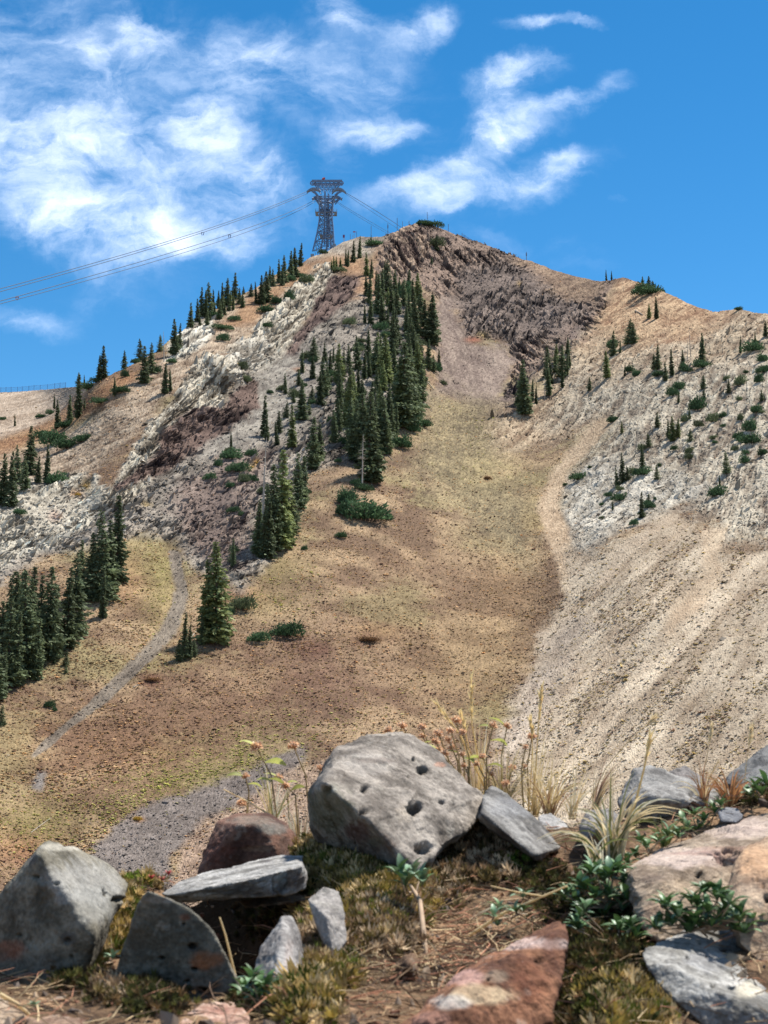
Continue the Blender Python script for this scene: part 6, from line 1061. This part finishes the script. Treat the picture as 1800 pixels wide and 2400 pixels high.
HEADS = [  # u, v, radius px, base (u, v), leaves, label place
 (601, 1751, 15, (655, 1900), 3, 'largest, left of the big stone with a yellow leaf below'), (687, 1748, 14, (730, 1900), 0, 'wide one left above the big stone corner'), (575, 1819, 9, (577, 1905), 2, 'small one on an upright stem at the far left'), (752, 1800, 10, (745, 1900), 0, 'pale one close to the big stone corner'), (653, 1823, 11, (680, 1900), 2, 'pale one in the middle of the left group'), (669, 1842, 11, (700, 1900), 2, 'pale one just below the middle of the left group'),
 (566, 1882, 12, (577, 1915), 0, 'low one behind the brown stone'), (736, 1843, 8, (735, 1905), 0, 'small low one hidden by the big stone corner'), (909, 1711, 11, (930, 1760), 0, 'leftmost behind the top of the big stone'), (942, 1701, 12, (955, 1760), 0, 'second behind the top of the big stone'), (989, 1704, 11, (1005, 1800), 0, 'above the right top corner of the big stone'), (990, 1725, 9, (1008, 1800), 0, 'just under the one at the right top corner'),
 (1027, 1719, 12, (1060, 1850), 0, 'left one of the dense cluster'), (1021, 1738, 11, (1060, 1850), 2, 'lower left of the dense cluster with a yellow leaf'), (1069, 1689, 13, (1090, 1850), 0, 'highest of the dense cluster'), (1057, 1713, 12, (1080, 1850), 0, 'centre of the dense cluster'), (1084, 1716, 10, (1100, 1850), 0, 'dark brown one right in the dense cluster'), (1052, 1734, 11, (1078, 1850), 0, 'below the centre of the dense cluster'), (1058, 1752, 11, (1085, 1850), 0, 'low in the dense cluster'),
 (1030, 1758, 10, (1070, 1850), 1, 'low left in the dense cluster'), (1042, 1765, 10, (1075, 1855), 0, 'lowest left in the dense cluster'), (1082, 1768, 9, (1098, 1855), 0, 'greyish low one under the dense cluster'), (1156, 1699, 11, (1140, 1850), 3, 'left of the pair between the stalks'), (1189, 1701, 10, (1176, 1860), 1, 'dark right one of the pair between the stalks'), (1247, 1726, 11, (1240, 1880), 0, 'on the tall thin stalks at the right'), (1232, 1750, 7, (1228, 1870), 0, 'tiny dark one left of the tall thin stalks'),
 (1087, 1794, 8, (1100, 1870), 0, 'small one halfway down right of the big stone'), (1152, 1814, 7, (1156, 1880), 0, 'tiny pale one above the long dark stone'), (1201, 1799, 9, (1200, 1880), 0, 'orange one above the long dark stone'), (1230, 1796, 7, (1230, 1880), 0, 'tiny dark one above the long dark stone'), (1185, 1836, 10, (1186, 1900), 0, 'lowest orange one behind the long dark stone'), (1131, 1773, 9, (1146, 1870), 2, 'yellowish one beside the tallest stalk'), (1118, 1790, 8, (1138, 1870), 1, 'small one at the foot of the tallest stalk')]
for i, (u, v, rp, (bu, bv), nl, lab) in enumerate(HEADS):
    Y0 = 1.96 + .02 * (i % 5) + (.10 if 880 < u < 1010 else 0); b = at(bu, bv, Y0 + .01); t = at(u, v, Y0); k = Y0 / FPX; o = empty('dried_flower', b); tag(o, 'dried orange flower head, ' + lab, 'dried flower', 'dried flower heads behind the stones')
    mid = (b + t) / 2 + np.array([(.004 if u < bu else -.004), 0, .004]); pts = np.array([b - [0, 0, .03], mid, t]) - b; v_, f_ = tube_np(pts, [.0011, .0010, .0008], 5)
    link('stem', mesh_np('stem', v_, f_, [mat_grass], True, np.repeat(A(206, 178, 120)[None], len(v_), 0)), o); h = link('flower_head', HEAD[i % 3], o, t - b); h.scale = (rp * k * 1.0,) * 3; h.rotation_euler = (rng2.uniform(-.4, .2), rng2.uniform(-.5, .5), rng2.uniform(0, 6))
    for j in range(nl):
        q = pts[1] + (pts[2] - pts[1]) * (.9 - .45 * j) if j < 2 else pts[1] * .8; l = link('leaf', LF_Y[j % 2], o, q); l.scale = (rng2.uniform(.018, .028),) * 3; l.rotation_euler = (rng2.uniform(-.8, .8), rng2.uniform(-.6, .3), (0 if j % 2 else math.pi) + rng2.uniform(-.5, .5))

# ---------------------------------------------------------------- leafy evergreen sprigs
mat_leaf = material('glossy_leaf', color=(.070, .135, .040), nscale=2.5, namp=.2, rough=.5, spec=.5, vary=.4, trans=.12)
mat_leaf_blue = material('bluish_leaf', color=(.14, .22, .12), nscale=2.5, namp=.2, rough=.45, spec=.5, vary=.35, trans=.12)
LF = [leaf_mesh(60, 1, .24, mat_leaf), leaf_mesh(61, 1, .30, mat_leaf), leaf_mesh(62, 1, .27, mat_leaf_blue)]
mat_twig = material('pale_twig', color=A(186, 156, 124), nscale=40, namp=.3, rough=.8)
def sprig(lab, base, nodes, Y0, lsz, nper, seed, blue=.3, tw=.0018, name='leafy_plant', up_=.5):
    lsz *= 1.12; nper += 2
    """nodes: picture points (u, v) of the leaf rosettes, joined to the base by twigs"""
    r = np.random.default_rng(seed); B = at(base[0], base[1], Y0); o = empty(name, B); tag(o, lab, 'plant'); parts = []
    if len(nodes) > 12: nodes = nodes + [(u + r.uniform(-14, 14), v + r.uniform(-14, 14)) for u, v in nodes]
    for (u, v) in nodes:
        Yn = Y0 + r.uniform(-.03, .02); q = at(u, v, Yn); m = (B + q) / 2 + r.normal(0, .004, 3); parts.append(tube_np(np.array([B, m, q]) - B, [tw / 2, tw * .42, tw * .35], 5)); ph = r.uniform(0, 6.28); n = nper + r.integers(-1, 2)
        for j in range(n):
            a = ph + j * 6.283 / n + r.uniform(-.3, .3); l = link('leaf', LF[2] if r.random() < blue else LF[r.integers(2)], o, q - B); s = lsz * Y0 / FPX * r.uniform(.7, 1.15); l.scale = (s, s * r.uniform(.8, 1.1), s); l.rotation_mode = 'XYZ'
            tilt = r.uniform(-.1, 1.0) if j % 3 else r.uniform(.6, 1.3); d = Vector((math.cos(a) * math.cos(tilt), math.sin(a) * .7 * math.cos(tilt) - .12, math.sin(tilt) * up_ + .1)); l.rotation_euler = d.to_track_quat('X', 'Z').to_euler()
    v, f = join_np(parts); link('twigs', mesh_np('twigs', v, f, [mat_twig], True), o)
sprig('glossy green leafy plant in front of the small pointed stone at the bottom', (608, 2372), [(590, 2300), (625, 2318), (570, 2330), (602, 2345), (645, 2352), (585, 2362), (622, 2368), (605, 2316)], 1.20, 40, 6, 1, .25)
sprig('sprig of bluish leaves on the tall pale stem below the big pitted stone', (975, 2090), [(938, 2056), (968, 2052), (950, 2078), (990, 2075)], 1.50, 44, 6, 2, .8)
sprig('small bluish leafed runner on the pale root right of the clod', (1200, 2150), [(1158, 2150), (1172, 2135), (1210, 2140), (1226, 2105), (1228, 2136), (1166, 2170)], 1.47, 30, 5, 3, .5)
sprig('upper half of the dense leafy mat left of the tan slab', (1430, 2130), [(1385, 2050), (1415, 2065), (1445, 2045), (1465, 2075), (1360, 2085), (1395, 2105), (1430, 2100), (1470, 2110), (1345, 2120), (1380, 2140), (1415, 2140), (1455, 2145), (1490, 2085), (1325, 2098)], 1.50, 38, 6, 4, .25)
sprig('lower trailing half of the dense leafy mat beside the grey boulder', (1470, 2230), [(1480, 2175), (1450, 2185), (1490, 2200), (1430, 2230), (1460, 2225), (1485, 2240), (1445, 2255), (1500, 2262), (1475, 2275), (1490, 2300), (1420, 2245), (1360, 2150), (1350, 2170)], 1.40, 36, 6, 5, .3)
sprig('glossy leafy plant growing over the tan slab above the grey boulder', (1640, 2180), [(1560, 2130), (1590, 2150), (1620, 2120), (1650, 2095), (1680, 2110), (1660, 2140), (1700, 2150), (1630, 2165), (1680, 2180), (1720, 2180), (1745, 2190), (1575, 2170), (1610, 2185), (1710, 2120), (1545, 2180), (1760, 2175), (1735, 2150)], 1.32, 40, 6, 6, .25)
sprig('low leafy plant between the jagged stone and the small grey stone', (1640, 1945), [(1600, 1930), (1625, 1915), (1650, 1925), (1675, 1905), (1690, 1890), (1640, 1950), (1610, 1950)], 1.78, 30, 5, 7, .1)
sprig('tiny pale green rosette between the two left stones', (265, 2255), [(265, 2248)], 1.30, 24, 6, 8, 1, .001)
sprig('tiny pale green rosette in the lower left corner', (80, 2370), [(78, 2362)], 1.14, 22, 6, 9, 1, .001)
sprig('trailing leafy plant along the top edge of the tan slab', (1520, 2000), [(1490, 2010), (1515, 1990), (1540, 1975), (1565, 1960), (1590, 1965), (1470, 2025), (1555, 1985), (1500, 1975)], 1.66, 30, 5, 17, .1)
sprig('dark leafy plant at the upper right under the slate stone', (1790, 1870), [(1770, 1850), (1795, 1840), (1785, 1865), (1760, 1868)], 1.80, 34, 6, 10, 0)
P_ = np.array([at(u, v, y) for u, v, y in ((1000, 2262, 1.40), (996, 2220, 1.40), (990, 2160, 1.44), (984, 2110, 1.47), (962, 2075, 1.50))]); o = empty('bare_stem', P_[0]); tag(o, 'thick pale bent stem carrying the bluish sprig, rooted in the soil', 'stem')
v, f = tube_np(P_ - P_[0], [.0028, .0026, .0024, .0022, .0014], 8); link('stalk', mesh_np('stalk', v, f, [mat_twig], True), o)
for k, (u, v, c) in enumerate([(355, 2062, A(206, 70, 60)), (395, 2052, A(190, 30, 40)), (380, 2066, A(214, 110, 90))]):
    b = at(u, v, 1.5); o = empty('succulent_tip', b); tag(o, ['pink red succulent tip at the left end of the slab', 'small crimson leaf tip at the slab', 'coral pink leaf rosette by the slab'][k], 'plant'); mc = material('red_leaf', color=c, rough=.5)
    lm = leaf_mesh(70, 1, .3, mc)
    for j in range(7): l = link('leaf', lm, o, (0, 0, 0)); l.scale = (.006,) * 3; l.rotation_euler = (0, -.5 - .3 * (j % 2), j * .9)
